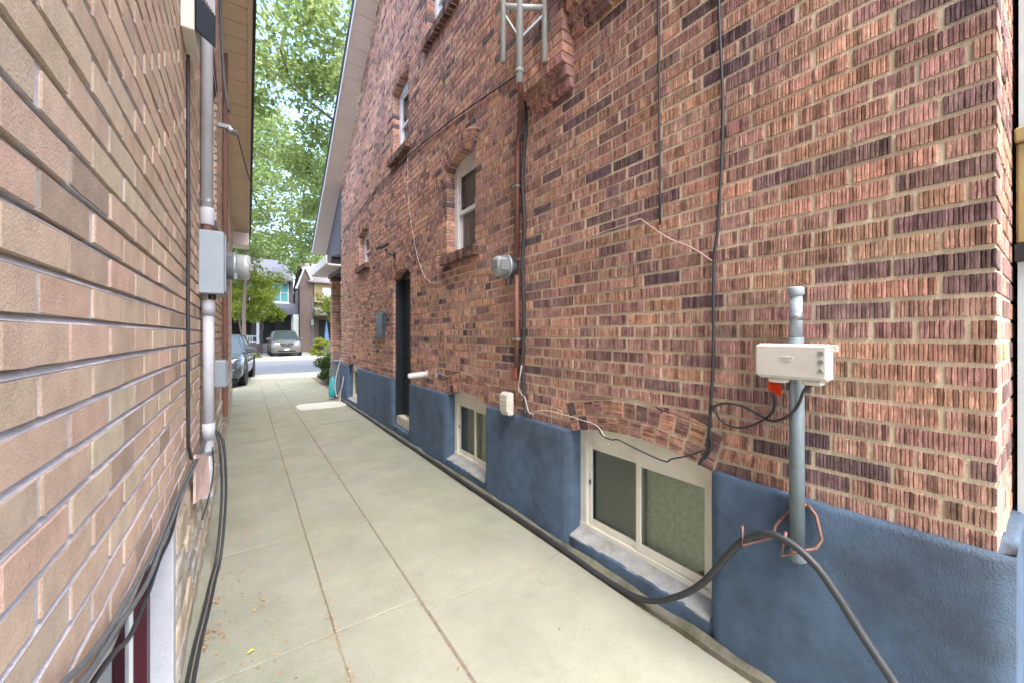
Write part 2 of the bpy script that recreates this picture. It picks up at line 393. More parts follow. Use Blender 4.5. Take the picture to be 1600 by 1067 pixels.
def brick_wall(parent, y0, y1, z0, topf, ops, xf, sg, course, pitch, joint, matname, palette, ribs, header_every, seed, near_y, keep=300):
    rg = random.Random(seed); lst = []
    ci = 0; z = z0
    zmax = max(topf(y0 + (y1 - y0) * k / 40) for k in range(41))
    while z < zmax:
        zb, zt = z + joint * .5, z + course - joint * .5
        hdr = header_every and ci % header_every == header_every - 3
        pl = pitch / 2 if hdr else pitch
        off = (0, .5)[ci % 2] * pitch if not hdr else .25 * pitch
        holes = []; vert = []
        for o in ops:
            a = o.span(zb, 0); b = o.span(zt, 0)
            if a is None and b is None: continue
            if a is None: a = b
            if b is None and z > o.zs: vert.append((a, o)); continue
            if b is None: b = a
            holes.append((a, b))
        yy = y0 + (off - pl if off else 0)
        ph = rg.uniform(-.01, .01)
        segs = []
        k = 0
        while yy < y1:
            s0, s1 = max(yy + joint / 2, y0), min(yy + pl - joint / 2, y1); yy += pl
            if s0 < y0 + joint: s0 = y0
            if s1 - s0 < .03: continue
            segs.append((s0 + (rg.uniform(-.003, .003) if s0 > y0 else 0), s1 + (rg.uniform(-.003, .003) if s1 < y1 else 0)))
        rowall = []
        for (s0, s1) in segs:
            cur = [((s0, s1), (s0, s1), False)]          # (bottom interval, top interval, cut?)
            for (a, b) in holes:
                nx = []
                for (p, q, ct) in cur:
                    if max(a[1], b[1]) <= min(p[0], q[0]) or min(a[0], b[0]) >= max(p[1], q[1]): nx.append((p, q, ct)); continue
                    l = ((p[0], min(p[1], a[0])), (q[0], min(q[1], b[0]))); r = ((max(p[0], a[1]), p[1]), (max(q[0], b[1]), q[1]))
                    for (u, v) in (l, r):
                        u = (u[0], max(u[1], u[0])); v = (v[0], max(v[1], v[0]))
                        if (u[1] - u[0] + v[1] - v[0]) / 2 > .045:
                            u = (u[0], max(u[1], u[0] + .002)); v = (v[0], max(v[1], v[0] + .002)); nx.append((u, v, True))
                cur = nx
            rowall += cur
        if True:
            for (p, q, ct) in rowall:
                ym = (p[0] + p[1]) / 2
                if zt > topf(ym) - .0: continue
                za = zc = zb + rg.uniform(-.0015, .0015)
                for (a, o) in vert:
                    Ro = o.R + o.rings * o.ring + .006
                    ez = lambda yy: o.zc + math.sqrt(max(Ro ** 2 - (yy - o.yc) ** 2, 0)) if a[0] - .02 < yy < a[1] + .02 else 0
                    za, zc = max(za, ez(p[0])), max(zc, ez(p[1]))
                if (za + zc) / 2 > zt - .012: continue
                za, zc = min(za, zt - .004), min(zc, zt - .004)
                for (a, b) in holes:
                    if abs(p[1] - a[0]) < .07 and p[1] <= a[0] + .001 and not any(abs(r[0] - p[1]) < .03 and r[1] <= a[0] + .05 for r in [(c[0][0], c[0][1]) for c in rowall if c[0][0] > p[1] - .001]):
                        p = (p[0], a[0]); q = (q[0], b[0]); ct = True
                    if abs(p[0] - a[1]) < .07 and p[0] >= a[1] - .001 and not any(abs(r[1] - p[0]) < .03 and r[0] >= a[1] - .05 for r in [(c[0][0], c[0][1]) for c in rowall if c[0][1] < p[0] + .001]):
                        p = (a[1], p[1]); q = (b[1], q[1]); ct = True
                lst.append((p, q, (za, zc), zt + rg.uniform(-.0015, .0015), ct, ci))
        z += course; ci += 1
    scored = []
    for i, (p, q, zb, zt, ct, ci) in enumerate(lst):
        cs = [proj(xf, y, zz) for y in (p[0], p[1]) for zz in (min(zb), zt)]
        ar = 0
        if all(cs):
            xs = [min(max(c[0], 0), 1600) for c in cs]; ys = [min(max(c[1], 0), 1067) for c in cs]
            ar = (max(xs) - min(xs)) * (max(ys) - min(ys))
        scored.append((ar, i))
    big = set(i for a, i in sorted(scored, reverse=True)[:keep] if a > 0)
    rest = MB()
    for i, (p, q, zb, zt, ct, ci) in enumerate(lst):
        ym = (p[0] + p[1]) / 2
        c = palette(ym, zt, rg)
        xo = xf + sg * rg.uniform(-.002, .0015)
        dep = .11 if ct or min(p[0], q[0]) <= y0 + .01 else .02
        rib = ribs if (ribs and ym < near_y) else None
        mb = MB() if i in big else rest
        if ribs and not rib:                # far rug brick: plain face
            brick_quad(mb, (p[0], zb[0]), (p[1], zb[1]), (q[1], zt), (q[0], zt), xo, sg, dep, .05, c, rg, bev=.002)
        else:
            brick_quad(mb, (p[0], zb[0]), (p[1], zb[1]), (q[1], zt), (q[0], zt), xo, sg, dep, rib, c, rg, bev=.0022 if ribs else .0015, jit=.0014 if ribs else .001)
        if i in big: piece('brick', mb, matname, parent, (xf, ym, (min(zb) + zt) / 2))
    o = part('bricks', rest, matname, parent, kind='stuff')
    return lst

def arch_bricks(house, op, xf, sg, matname, palette, seed, depth=.11, rib=.012):
    rg = random.Random(seed); root = None
    for r in range(op.rings):
        r0 = op.R + r * op.ring + .004; r1 = r0 + op.ring - .012
        n = max(5, int(round(2 * op.phi * r0 / .078)))
        for k in range(n):
            a0 = -op.phi + 2 * op.phi * (k + .07) / n; a1 = -op.phi + 2 * op.phi * (k + .93) / n
            pt = lambda a, rr: (op.yc + rr * math.sin(a), op.zc + rr * math.cos(a))
            mb = MB(); A, B, C, Dd = pt(a1, r0), pt(a1, r1), pt(a0, r1), pt(a0, r0)
            if sg < 0: pass
            brick_quad(mb, A, B, C, Dd, xf + sg * rg.uniform(0, .004), sg, depth, rib, palette(0, 0, rg), rg)
            c = pt((a0 + a1) / 2, (r0 + r1) / 2)
            if root is None:
                root = thing_part('arch', house)
            piece('arch_brick', mb, matname, root, (xf, c[0], c[1]))
    return root
def thing_part(name, house):
    """an Empty part (brick arch, sill) at the world origin"""
    o = bpy.data.objects.new(name, None); col.objects.link(o); o.empty_display_size = .1; o.parent = house; o.location = -Vector(house.location)
    return o

def backing(y0, y1, z0, topf, ops, x, extra=(), n=60, pad=.006):
    """mortar sheet with holes"""
    ys = {y0, y1}
    for k in range(n + 1): ys.add(y0 + (y1 - y0) * k / n)
    for o in ops:
        for k in range(13): ys.add(lerp(o.y0 - pad, o.y1 + pad, k / 12))
    ys = sorted(ys); mb = MB()
    for a, b in zip(ys[:-1], ys[1:]):
        if b - a < 1e-5: continue
        m = (a + b) / 2
        hs = sorted([(o.z0, o) for o in ops if o.y0 - pad < m < o.y1 + pad], key=lambda t: t[0])
        lo = (z0, z0)
        for _, o in hs:
            if o.z0 > lo[0] + 1e-4: mb.quad((x, a, lo[0]), (x, a, o.z0), (x, b, o.z0), (x, b, lo[1]))
            ca, cb = min(max(a, o.y0), o.y1), min(max(b, o.y0), o.y1)
            lo = (o.inner(ca) + pad, o.inner(cb) + pad)
        mb.quad((x, a, lo[0]), (x, a, topf(a)), (x, b, topf(b)), (x, b, lo[1]))
    for o in ops:                                   # mortar reveals
        d = .115 if x > 0 else -.115
        for y in (o.y0 - pad, o.y1 + pad): mb.quad((x, y, o.z0), (x + d, y, o.z0), (x + d, y, o.zs), (x, y, o.zs))
        N = 10
        for k in range(N):
            a, b = lerp(o.y0, o.y1, k / N), lerp(o.y0, o.y1, (k + 1) / N)
            mb.quad((x, a, o.inner(a) + pad), (x + d, a, o.inner(a) + pad), (x + d, b, o.inner(b) + pad), (x, b, o.inner(b) + pad))
    return mb

# ================================================================== GROUND
def struct(name, mb, m, parent=None):
    o = part(name, mb, m, parent)
    if not parent: o['kind'] = 'structure'
    return o
struct('ground', MB().quad((-300, -100, -.06), (300, -100, -.06), (300, 500, -.06), (-300, 500, -.06)), 'soil')
drive = struct('driveway', MB().quad((-.5, -6, -.008), (1.84, -6, -.008), (1.84, 15.1, -.008), (-.5, 15.1, -.008)), 'joint_litter')
struct('backyard_lawn', MB().box(2.3, 20, -30, -.3, -.055, -.01), 'lawn')
struct('front_lawn', MB().box(2.1, 12, 12.4, 15.0, -.055, .02), 'lawn')
struct('street', MB().box(-150, 150, 17.1, 26.0, -.05, -.03), 'asphalt')
gut = struct('gutter_strip', MB().box(-150, 150, 16.6, 17.1, -.05, -.022), 'sidewalk')
sw = struct('sidewalk', MB().box(-150, 150, 15.1, 16.6, -.055, .0), 'sidewalk')
sw2 = struct('far_sidewalk', MB().box(-150, 150, 26.0, 28.0, -.055, .03), 'sidewalk')
struct('far_driveway', MB().box(.9, 4.2, 28.0, 44, -.055, .02), 'sidewalk')
struct('far_lawn', MB().box(-40, .9, 28.0, 44, -.055, .015).box(4.2, 60, 28, 44, -.055, .015), 'lawn')

def slab(x0, x1, y0, y1, gx0, gx1, dz=0):
    mb = MB(); g = .0028
    mb.bbox([(x0 + gx0, x1 - gx1), (y0 + g, y1 - g), (-.05, dz)], .004)
    piece('slab', mb, 'concrete', drive, ((x0 + x1) / 2, (y0 + y1) / 2, 0))
XL, XA, XB, XR = -.34, .36, .787, 1.735
rs = [-4.3, -3.1, -1.9, -.5, .72, 1.92, 3.11, 4.32, 5.5, 6.7, 7.95, 9.2, 10.5, 11.8, 13.3, 15.08]
ls = [-4.2, -3.1, -2, -.9, .1, 1.0, 2.03, 3.15, 4.14, 5.25, 6.3, 7.5, 8.7, 9.9, 11.4, 13.2, 15.08]
for a, b in zip(rs[:-1], rs[1:]): slab(XB, XR, a, b, .0045, .004, rnd.uniform(-.003, .004))
for a, b in zip(ls[:-1], ls[1:]):
    slab(XA, XB, a, b, .002, .0045, rnd.uniform(-.004, .003)); slab(XL, XA, a, b, 0, .002, rnd.uniform(-.003, .003))
mb = MB().quad((XB - .0085, -6, -.0045), (XB + .0085, -6, -.0045), (XB + .0085, 15, -.0045), (XB - .0085, 15, -.0045)); struct('joint_fill', mb, 'soil', drive)
def blob(x0, x1, y0, y1, z, seed):
    rg = random.Random(seed); pts = []
    for t in np.linspace(0, 2 * math.pi, 36, endpoint=False):
        c, s_ = math.cos(t), math.sin(t); k = max(abs(c), abs(s_)) ** .8
        q = rg.uniform(.93, 1.03)
        pts.append(((x0 + x1) / 2 + (x1 - x0) / 2 * c / k * q, (y0 + y1) / 2 + (y1 - y0) / 2 * s_ / k * q))
    return MB().prism(pts, 'z', -.02, z)
struct('concrete_patch', blob(.84, 1.74, 8.35, 9.1, .0085, 3), 'concrete_pale', drive)
struct('concrete_patch', blob(1.0, 1.62, 6.85, 7.2, .0085, 5), 'concrete', drive)
# strip of rough dirty concrete between slabs and wall
mb = MB(); N = 90; rg = random.Random(2)
prev = None
for k in range(N + 1):
    y = .2 + 9.3 * k / N; e = 1.738 + rg.uniform(0, .006); h = .018 + rg.uniform(-.006, .006)
    ring = [(e, y, -.03), (e + .006, y, h), (1.785, y, h + .02 + rg.uniform(0, .01))]
    if prev: mb.quad(prev[0], prev[1], ring[1], ring[0]); mb.quad(prev[1], prev[2], ring[2], ring[1])
    prev = ring
struct('wall_footing', mb, 'concrete_dirty', drive)

# ================================================================== RIGHT HOUSE
YE, YF = .112, 9.48             # rear and front corner
RIDGE_Y = 4.79
def rake_r(y): return 4.90 + .68 * (YF - y) if y > RIDGE_Y else 4.90 + .68 * (y - YE)
brick_house = thing('brick_house', 'dark red ribbed brick house with blue painted base on the right', 'house', (D + 3, 4.8, 0))
W1 = Opening(.948, 1.90, .12, .80, .07, 2, .098)
W2 = Opening(3.003, 3.83, .12, .80, .07, 2, .098)
W3 = Opening(7.84, 8.70, .12, .80, .07, 2, .098)
WM = Opening(3.228, 3.86, 2.30, 3.22, .10, 2, .098)
WS = Opening(7.08, 7.80, 2.73, 3.33, .09, 2, .098)
WU = Opening(5.06, 5.72, 4.05, 5.00, .10, 2, .098)
WT = Opening(3.62, 4.40, 4.98, 5.95, .10, 2, .098)
DR = Opening(4.985, 5.70, .05, 2.27, .10, 2, .098)
OPS = [W1, W2, W3, WM, WS, WU, WT, DR]
Z0R = .795
wallp = part('wall', backing(YE + .004, YF, .05, rake_r, OPS, D + .0055), 'rug_mortar', brick_house)
brick_wall(wallp, YE, YF, Z0R, rake_r, OPS, D, -1, .0705, .2215, .0125, 'rug_brick', palette_rug, .0108, 6, 11, 3.3)
for i, o in enumerate(OPS): arch_bricks(brick_house, o, D - .001, -1, 'rug_brick', palette_rug, 50 + i)
# the other outer walls (rear, front, far side)
mb = MB(); mb.quad((D + .0055, YE + .005, 0), (9.5, YE + .005, 0), (9.5, YE + .005, 4.9), (D + .0055, YE + .005, 4.9))
rear = part('wall', mb, 'rug_mortar', brick_house)
mb = MB(); rg = random.Random(5)
for ci in range(58):
    z = Z0R + ci * .0705; off = 0 if ci % 2 else .11; x = D + .118 - off * 0
    x = D + (.12 if ci % 2 else .228)
    while x < 3.4:
        c = palette_rug(0, 0, rg); b = MB(); brick_quad(b, (x + .006, z + .006), (x + .209, z + .006), (x + .209, z + .064), (x + .006, z + .064), YE, -1, .015, .03, c, rg)
        # swap axes: the wall runs along x and faces -y
        mb.add([(p[1], p[0], p[2]) for p in b.v], [q[::-1] for q in b.f], b.c); x += .2215
part('bricks', mb, 'rug_brick', rear, kind='stuff')
mb = MB(); mb.quad((D + .02, YF - .002, 0), (D + .02, YF - .002, 4.9), (9.5, YF - .002, 4.9), (9.5, YF - .002, 0))
mb.add([(9.5, YE, 0), (9.5, YF, 0), (9.5, YF, 4.9), (9.5, RIDGE_Y, rake_r(RIDGE_Y)), (9.5, YE, 4.9)], [(0, 1, 2, 3, 4)])
part('wall', mb, 'brick_far', brick_house)

# painted plinth: one rounded panel per stretch between openings
def plinth_panel(y0, y1, z0, z1, x1=D - .028, seed=0, r=.022):
    ys = np.arange(0, 1.0001, 1 / max(6, int((y1 - y0) / .03))); rg = random.Random(seed); mb = MB(); cols = []
    ph = rg.uniform(0, 9)
    for t in ys:
        y = lerp(y0, y1, t); e = min(y - y0, y1 - y); xe = 0
        if e < r: xe = r - math.sqrt(max(r * r - (r - e) ** 2, 0))
        wv = .004 * math.sin(y * 5 + ph) + .003 * math.sin(y * 13 + 2 * ph)
        zt = z1 + min(.006, r * .1) * math.sin(y * 7 + ph) + rg.uniform(-.002, .002)
        c = [(D + .13, y, zt), (D + .004, y, zt)]
        for a in np.linspace(0, math.pi / 2, 5):
            c.append((x1 + wv + xe + r - r * math.sin(a), y, zt - r + r * math.cos(a)))
        for k in range(1, 7): c.append((x1 + wv + xe + .002 * math.sin(k * 2 + y * 9), y, lerp(zt - r, z0, k / 6)))
        cols.append(c)
    n = len(cols[0]); vs = [p for c in cols for p in c]
    fs = [(i * n + k, i * n + k + 1, (i + 1) * n + k + 1, (i + 1) * n + k) for i in range(len(cols) - 1) for k in range(n - 1)]
    mb.add(vs, [q[::-1] for q in fs])
    for c, fl in ((cols[0], 0), (cols[-1], 1)):           # reveal ends
        for k in range(1, n - 1):
            q = [c[k], c[k + 1], (D + .13, c[k + 1][1], c[k + 1][2]), (D + .13, c[k][1], c[k][2])]
            mb.quad(*q)
    return mb
PT = .812
stretch = [(YE - .034, W1.y0), (W1.y1, W2.y0), (W2.y1, DR.y0), (DR.y1, W3.y0), (W3.y1, YF)]
for i, (a, b) in enumerate(stretch):
    part('plinth', plinth_panel(a, b, -.04, PT, seed=i), 'blue_parging', brick_house, smooth=True)
for i, o in enumerate((W1, W2, W3)):
    part('plinth', plinth_panel(o.y0 - .01, o.y1 + .01, -.04, .115, D - .022, seed=9 + i, r=.012), 'blue_parging', brick_house, smooth=True)
part('plinth', MB().box(D + .02, 9.5, YE - .030, YE + .012, 0, PT - .02, bev=.01), 'blue_parging', brick_house)

def basement_window(o, wood, split=.5, seed=0):
    x = D + .085
    w = thing_part('window', brick_house)
    # frame: arched outer frame
    mb = MB(); fw = .055
    N = 14
    for k in range(N):
        a, b = lerp(o.y0, o.y1, k / N), lerp(o.y0, o.y1, (k + 1) / N)
        za, zb = o.inner(a) + .004, o.inner(b) + .004
        zl = o.zs - .085
        mb.add([(x, a, zl), (x, b, zl), (x, b, zb), (x, a, za), (x + .06, a, zl), (x + .06, b, zl), (x + .06, b, zb), (x + .06, a, za)],
               [(0, 3, 2, 1), (0, 1, 5, 4)])
    zl = o.zs - .085; zb_ = o.z0 + .055
    mb.box(x, x + .06, o.y0 - .01, o.y0 + fw, zb_, zl); mb.box(x, x + .06, o.y1 - fw, o.y1 + .01, zb_, zl)
    mb.box(x - .006, x + .06, o.y0 - .008, o.y1 + .008, o.z0 + .0, zb_)
    part('frame', mb, wood, w)
    ym = lerp(o.y0, o.y1, split); zi, zt = zb_ + .004, zl - .004
    s0, s1 = o.y0 + fw + .002, o.y1 - fw - .002
    for (a, b, xx, sw_) in ((ym - .005, s1, x + .022, .026), (s0, ym + .03, x + .010, .034)):
        mb = MB()
        mb.box(xx, xx + .02, a, a + sw_, zi, zt, bev=.003); mb.box(xx, xx + .02, b - sw_, b, zi, zt, bev=.003)
        mb.box(xx + .001, xx + .019, a + sw_, b - sw_, zi, zi + sw_ + .008); mb.box(xx + .001, xx + .019, a + sw_, b - sw_, zt - sw_, zt)
        part('sash', mb, 'white_trim' if wood == 'white_trim' else 'white_paint', w)
        part('pane', MB().quad((xx + .01, a + sw_, zi + sw_), (xx + .01, a + sw_, zt - sw_), (xx + .01, b - sw_, zt - sw_), (xx + .01, b - sw_, zi + sw_)), 'glass', w)
    part('curtain', MB().quad((x + .07, ym + .01, zi), (x + .07, ym + .01, zt), (x + .07, s1, zt), (x + .07, s1, zi)), 'curtain_dark', w)
    mb = MB(); n = 24
    for k in range(n):
        a, b = lerp(s0, ym, k / n), lerp(s0, ym, (k + 1) / n); da, db = .006 * math.sin(k * 1.9), .006 * math.sin((k + 1) * 1.9)
        mb.quad((x + .075 + da, a, zi), (x + .075 + da, a, zt), (x + .075 + db, b, zt), (x + .075 + db, b, zi))
    part('curtain', mb, 'curtain_green', w)
    # latch
    part('latch', MB().box(x + .012, x + .024, s1 - .02, s1 - .012, lerp(zi, zt, .5), lerp(zi, zt, .5) + .03), 'grey_cable', w)
    # sloping sill
    mb = MB(); mb.add([(D - .020, o.y0 + .004, o.z0 - .008), (x, o.y0 + .004, o.z0 + .03), (x, o.y1 - .004, o.z0 + .03), (D - .020, o.y1 - .004, o.z0 - .008),
            (D - .020, o.y0 + .004, .10), (D - .020, o.y1 - .004, .10)], [(0, 3, 2, 1), (0, 4, 5, 3)])
    part('sill', mb, 'sill_slope', w)
mat('sill_slope', (.36, .38, .40), rough=.85, var=.3, vscale=12, base2=(.34, .34, .24), v2scale=11, v2lo=.42, v2hi=.75, bump=.4, bscale=60)
basement_window(W1, 'white_paint', .50)
basement_window(W2, 'white_paint', .46)
basement_window(W3, 'white_paint', .46)

def sash_window(o, sill_z):
    x = D + .10; w = thing_part('window', brick_house); fw = .07
    mb = MB(); N = 12; zl = o.zs - .03
    for k in range(N):
        a, b = lerp(o.y0, o.y1, k / N), lerp(o.y0, o.y1, (k + 1) / N)
        mb.add([(x, a, zl), (x, b, zl), (x, b, o.inner(b) + .005), (x, a, o.inner(a) + .005), (x + .05, a, zl), (x + .05, b, zl)], [(0, 3, 2, 1), (0, 1, 5, 4)])
    mb.box(x, x + .06, o.y0 - .01, o.y0 + fw, o.z0, zl); mb.box(x, x + .06, o.y1 - fw, o.y1 + .01, o.z0, zl); mb.box(x, x + .06, o.y0 + fw, o.y1 - fw, o.z0, o.z0 + .05)
    part('frame', mb, 'white_trim', w)
    zm = (o.z0 + zl) / 2 + .02; a, b = o.y0 + fw, o.y1 - fw
    for (z0, z1, xx) in ((o.z0 + .05, zm + .02, x + .035), (zm - .02, zl, x + .012)):
        mb = MB(); s = .04
        mb.box(xx, xx + .022, a, a + s, z0, z1); mb.box(xx, xx + .022, b - s, b, z0, z1); mb.box(xx + .001, xx + .021, a + s, b - s, z0, z0 + s); mb.box(xx + .001, xx + .021, a + s, b - s, z1 - s, z1)
        part('sash', mb, 'white_trim', w)
        part('pane', MB().quad((xx + .01, a + s, z0 + s), (xx + .01, a + s, z1 - s), (xx + .01, b - s, z1 - s), (xx + .01, b - s, z0 + s)), 'glass', w)
    part('blind', MB().quad((x + .09, a, o.z0), (x + .09, a, zl), (x + .09, b, zl), (x + .09, b, o.z0)), 'blind_sky_sheen', w)  # blind whose pale tone carries the sky reflection of the glass
    # brick sill: row of bricks on edge
    s = thing_part('sill', brick_house); rg = random.Random(int(o.y0 * 100)); n = max(4, int(round((o.y1 - o.y0 + .14) / .075)))
    mbm = MB().box(D - .05, D + .1, o.y0 - .065, o.y1 + .065, sill_z - .095, o.z0 - .012)
    part('mortar_bed', mbm, 'rug_mortar', s)
    for k in range(n):
        y0 = o.y0 - .07 + (o.y1 - o.y0 + .14) * k / n; y1 = y0 + (o.y1 - o.y0 + .14) / n - .010
        mb = MB(); mb.bbox([(D - .062 + rg.uniform(-.003, .003), D + .098), (y0, y1), (sill_z - .10 + rg.uniform(-.003, .003), sill_z + rg.uniform(-.003, .002))], .006, tuple(q * .5 for q in palette_rug(0, 0, rg)))
        piece('sill_brick', mb, 'sill_brick', s, (D, (y0 + y1) / 2, sill_z - .05))
for o in (WM, WS, WU, WT): sash_window(o, o.z0)

# side door
d = thing_part('door', brick_house); x = D + .12
mb = MB(); mb.box(x + .02, x + .06, DR.y0 + .06, DR.y1 - .05, .28, DR.zs - .03)
for (a, b, z0, z1) in ((.12, .32, .42, 1.0), (.38, .58, .42, 1.0), (.12, .32, 1.12, 2.0), (.38, .58, 1.12, 2.0)):
    mb.box(x + .012, x + .02, DR.y0 + a, DR.y0 + b, z0, z1, bev=.003)
part('leaf', mb, 'dark_door', d)
mb = MB(); mb.box(x - .01, x + .06, DR.y0 - .01, DR.y0 + .058, .26, DR.zs - .02); part('jamb', mb, 'cream_sill', d)
mb = MB(); mb.box(x - .085, x + .06, DR.y1 - .048, DR.y1 + .004, .26, DR.zs - .02); part('jamb', mb, 'dark_door', d)
mb = MB(); N = 10
for k in range(N):
    a, b = lerp(DR.y0, DR.y1, k / N), lerp(DR.y0, DR.y1, (k + 1) / N)
    mb.add([(x - .01, a, DR.zs - .03), (x - .01, b, DR.zs - .03), (x - .01, b, DR.inner(b) + .005), (x - .01, a, DR.inner(a) + .005)], [(0, 3, 2, 1)])
part('transom', mb, 'dark_door', d)
part('step', MB().box(D - .01, D + .2, DR.y0 - .004, DR.y1 + .004, -.03, .12, bev=.008), 'blue_parging', d)
part('threshold', MB().box(D + .05, D + .2, DR.y0 + .002, DR.y1 - .002, .12, .262, bev=.008), 'cream_sill', d)
part('handle', MB().lathe([(0, .012), (.03, .012), (.035, .028), (.055, .028), (.06, .015)], (x + .02, DR.y0 + .11, 1.12), (-1, 0, 0), 12), 'copper', d, smooth=True)
part('reveal', MB().box(D + .115, D + .25, DR.y0 - .02, DR.y0 - .004, .0, DR.zs).box(D + .115, D + .25, DR.y1 + .004, DR.y1 + .02, .0, DR.zs), 'dark_door', d)

# corbelled chimney breast
ch = thing_part('chimney', brick_house); rgc = random.Random(31)
core = MB(); 
def course(y0, y1, z, proj_, mb_core):
    h = .0705
    mb_core.box(D - proj_ + .008, D + .012, y0 + .008, y1 - .008, z + .010, z + h + .009)
    y = y0; k = 0
    first = rgc.choice((.105, .21))
    while y < y1 - .02:
        e = min(y + (first if k == 0 else .21), y1)
        if y1 - e < .05: e = y1
        b = MB(); c = palette_rug(0, 0, rgc)
        brick_quad(b, (y, z + .006), (e, z + .006), (e, z + .0645), (y, z + .0645), D - proj_, -1, max(.1, proj_), .0125, c, rgc)
        piece('brick', b, 'rug_brick', ch, (D - proj_, (y + e) / 2, z + .035)); y = e + .011; k += 1
for k in range(20):
    z = 3.10 + k * .0705
    if k < 3: course(1.88 + .0 * k, 2.26 + .055 * k, z, .035 + .035 * k, core)
    else: course(1.88, 2.40, z, .105, core)
for k in range(16):
    z = 3.42 + k * .0705
    course(.55 - .05 * min(k, 3), 1.868, z, .03 + .03 * min(k, 5), core)
core.box(D - .11, D + .6, .42, 2.38, 4.52, 8.9)
part('mortar_core', core, 'rug_mortar', ch)

# roof, rake soffit, fascia
ov = .31; XO = D - ov
rt = thing_part('roof', brick_house)
def rake_line(y):
    return rake_r(y) if y <= YF else 4.90 - .62 * (y - YF)
ys_front = [RIDGE_Y, 6.5, 8, YF, 10.5, 11.55]
mb = MB()
pts = [(YE - .5, rake_r(YE) - .34)] + [(y, rake_line(y)) for y in ys_front]
for (a, za), (b, zb) in zip(pts[:-1], pts[1:]):
    mb.add([(XO - .03, a, za + .16), (XO - .03, b, zb + .16), (9.8, b, zb + .16), (9.8, a, za + .16), (XO - .03, a, za + .125), (XO - .03, b, zb + .125), (9.8, b, zb + .125), (9.8, a, za + .125)],
           [(0, 3, 2, 1), (4, 5, 6, 7), (0, 1, 5, 4)])
part('shingles', mb, 'shingle', rt)
for (p, q) in zip(pts[:-1], pts[1:]):
    (a, za), (b, zb) = p, q; n = max(1, int(round((b - a) / .22)))
    for k in range(n):                                   # soffit planks, small dark gap between
        t0, t1 = k / n, (k + .965) / n
        y0, y1 = lerp(a, b, t0), lerp(a, b, t1); z0, z1 = lerp(za, zb, t0), lerp(za, zb, t1)
        m = MB(); m.add([(XO, y0, z0), (D + .02, y0, z0), (D + .02, y1, z1), (XO, y1, z1), (XO, y0, z0 + .02), (D + .02, y0, z0 + .02), (D + .02, y1, z1 + .02), (XO, y1, z1 + .02)],
                        [(0, 1, 2, 3), (0, 3, 7, 4), (1, 5, 6, 2), (0, 4, 5, 1), (3, 2, 6, 7)])
        piece('soffit_panel', m, 'soffit_cream', rt, (XO + .15, (y0 + y1) / 2, (z0 + z1) / 2))
m = MB()
for (a, za), (b, zb) in zip(pts[:-1], pts[1:]):
    m.add([(XO, a, za - .012), (XO, b, zb - .012), (XO, b, zb + .125), (XO, a, za + .125), (XO - .024, a, za - .012), (XO - .024, b, zb - .012), (XO - .024, b, zb + .125), (XO - .024, a, za + .125)],
          [(0, 1, 2, 3), (4, 7, 6, 5), (0, 4, 5, 1)])
part('fascia', m, 'fascia_pale', rt)
m = MB()
for (a, za), (b, zb) in zip(pts[:-1], pts[1:]):
    m.add([(XO - .03, a, za + .10), (XO - .03, b, zb + .10), (XO - .03, b, zb + .165), (XO - .03, a, za + .165)], [(0, 3, 2, 1)])
    m.add([(XO - .031, a, za + .11), (XO - .05, a, za + .165), (XO - .05, b, zb + .165), (XO - .031, b, zb + .11)], [(0, 1, 2, 3)])
part('drip_edge', m, 'gutter_black', rt)
# front porch under the same roof
po = thing_part('porch', brick_house)
part('eave_soffit', MB().box(XO, 9.6, YF + .01, 11.7, 3.02, 3.06), 'soffit_cream', po)
part('eave_fascia', MB().box(XO - .02, XO + .005, YF - .1, 11.72, 3.03, 3.22).box(XO, 9.6, 11.70, 11.725, 3.03, 3.24), 'fascia_pale', po)
part('gable_infill', MB().add([(D, YF + .01, 3.1), (D, 11.5, 3.1), (D, 11.5, 3.6), (D, YF + .01, 4.86)], [(0, 1, 2, 3)]), 'far_slate', po)
part('beam', MB().box(D + .02, 2.1, YF + .02, 11.3, 2.93, 3.02), 'gutter_black', po)
mb = MB(); mbm = MB(); rg = random.Random(77)
for ci in range(41):
    z = ci * .0715
    for (x0, x1, y0, y1) in ((1.88, 1.985, 11.02, 11.23), (1.995, 2.095, 11.02, 11.23)) if ci % 2 else ((1.88, 2.095, 11.02, 11.12), (1.88, 2.095, 11.13, 11.23)):
        mb.bbox([(x0, x1), (y0, y1), (z + .006, z + .066)], .003, palette_rug(0, 0, rg))
part('pillar_bricks', mb, 'rug_brick', po, kind='stuff')
part('pillar_core', MB().box(1.887, 2.088, 11.027, 11.223, 0, 2.93), 'rug_mortar', po)
part('pillar_cap', MB().box(1.86, 2.115, 11.0, 11.25, 2.86, 2.93, bev=.01), 'brick_far', po)
part('post', MB().box(1.90, 1.98, YF + .03, YF + .11, .1, 2.93), 'fascia_pale', po)
part('floor', MB().box(1.86, 9.4, YF + .02, 11.3, -.05, .55), 'concrete_dirty', po)
part('parapet', MB().box(1.9, 2.0, YF + .12, 11.0, .55, 1.05), 'brick_far', po)

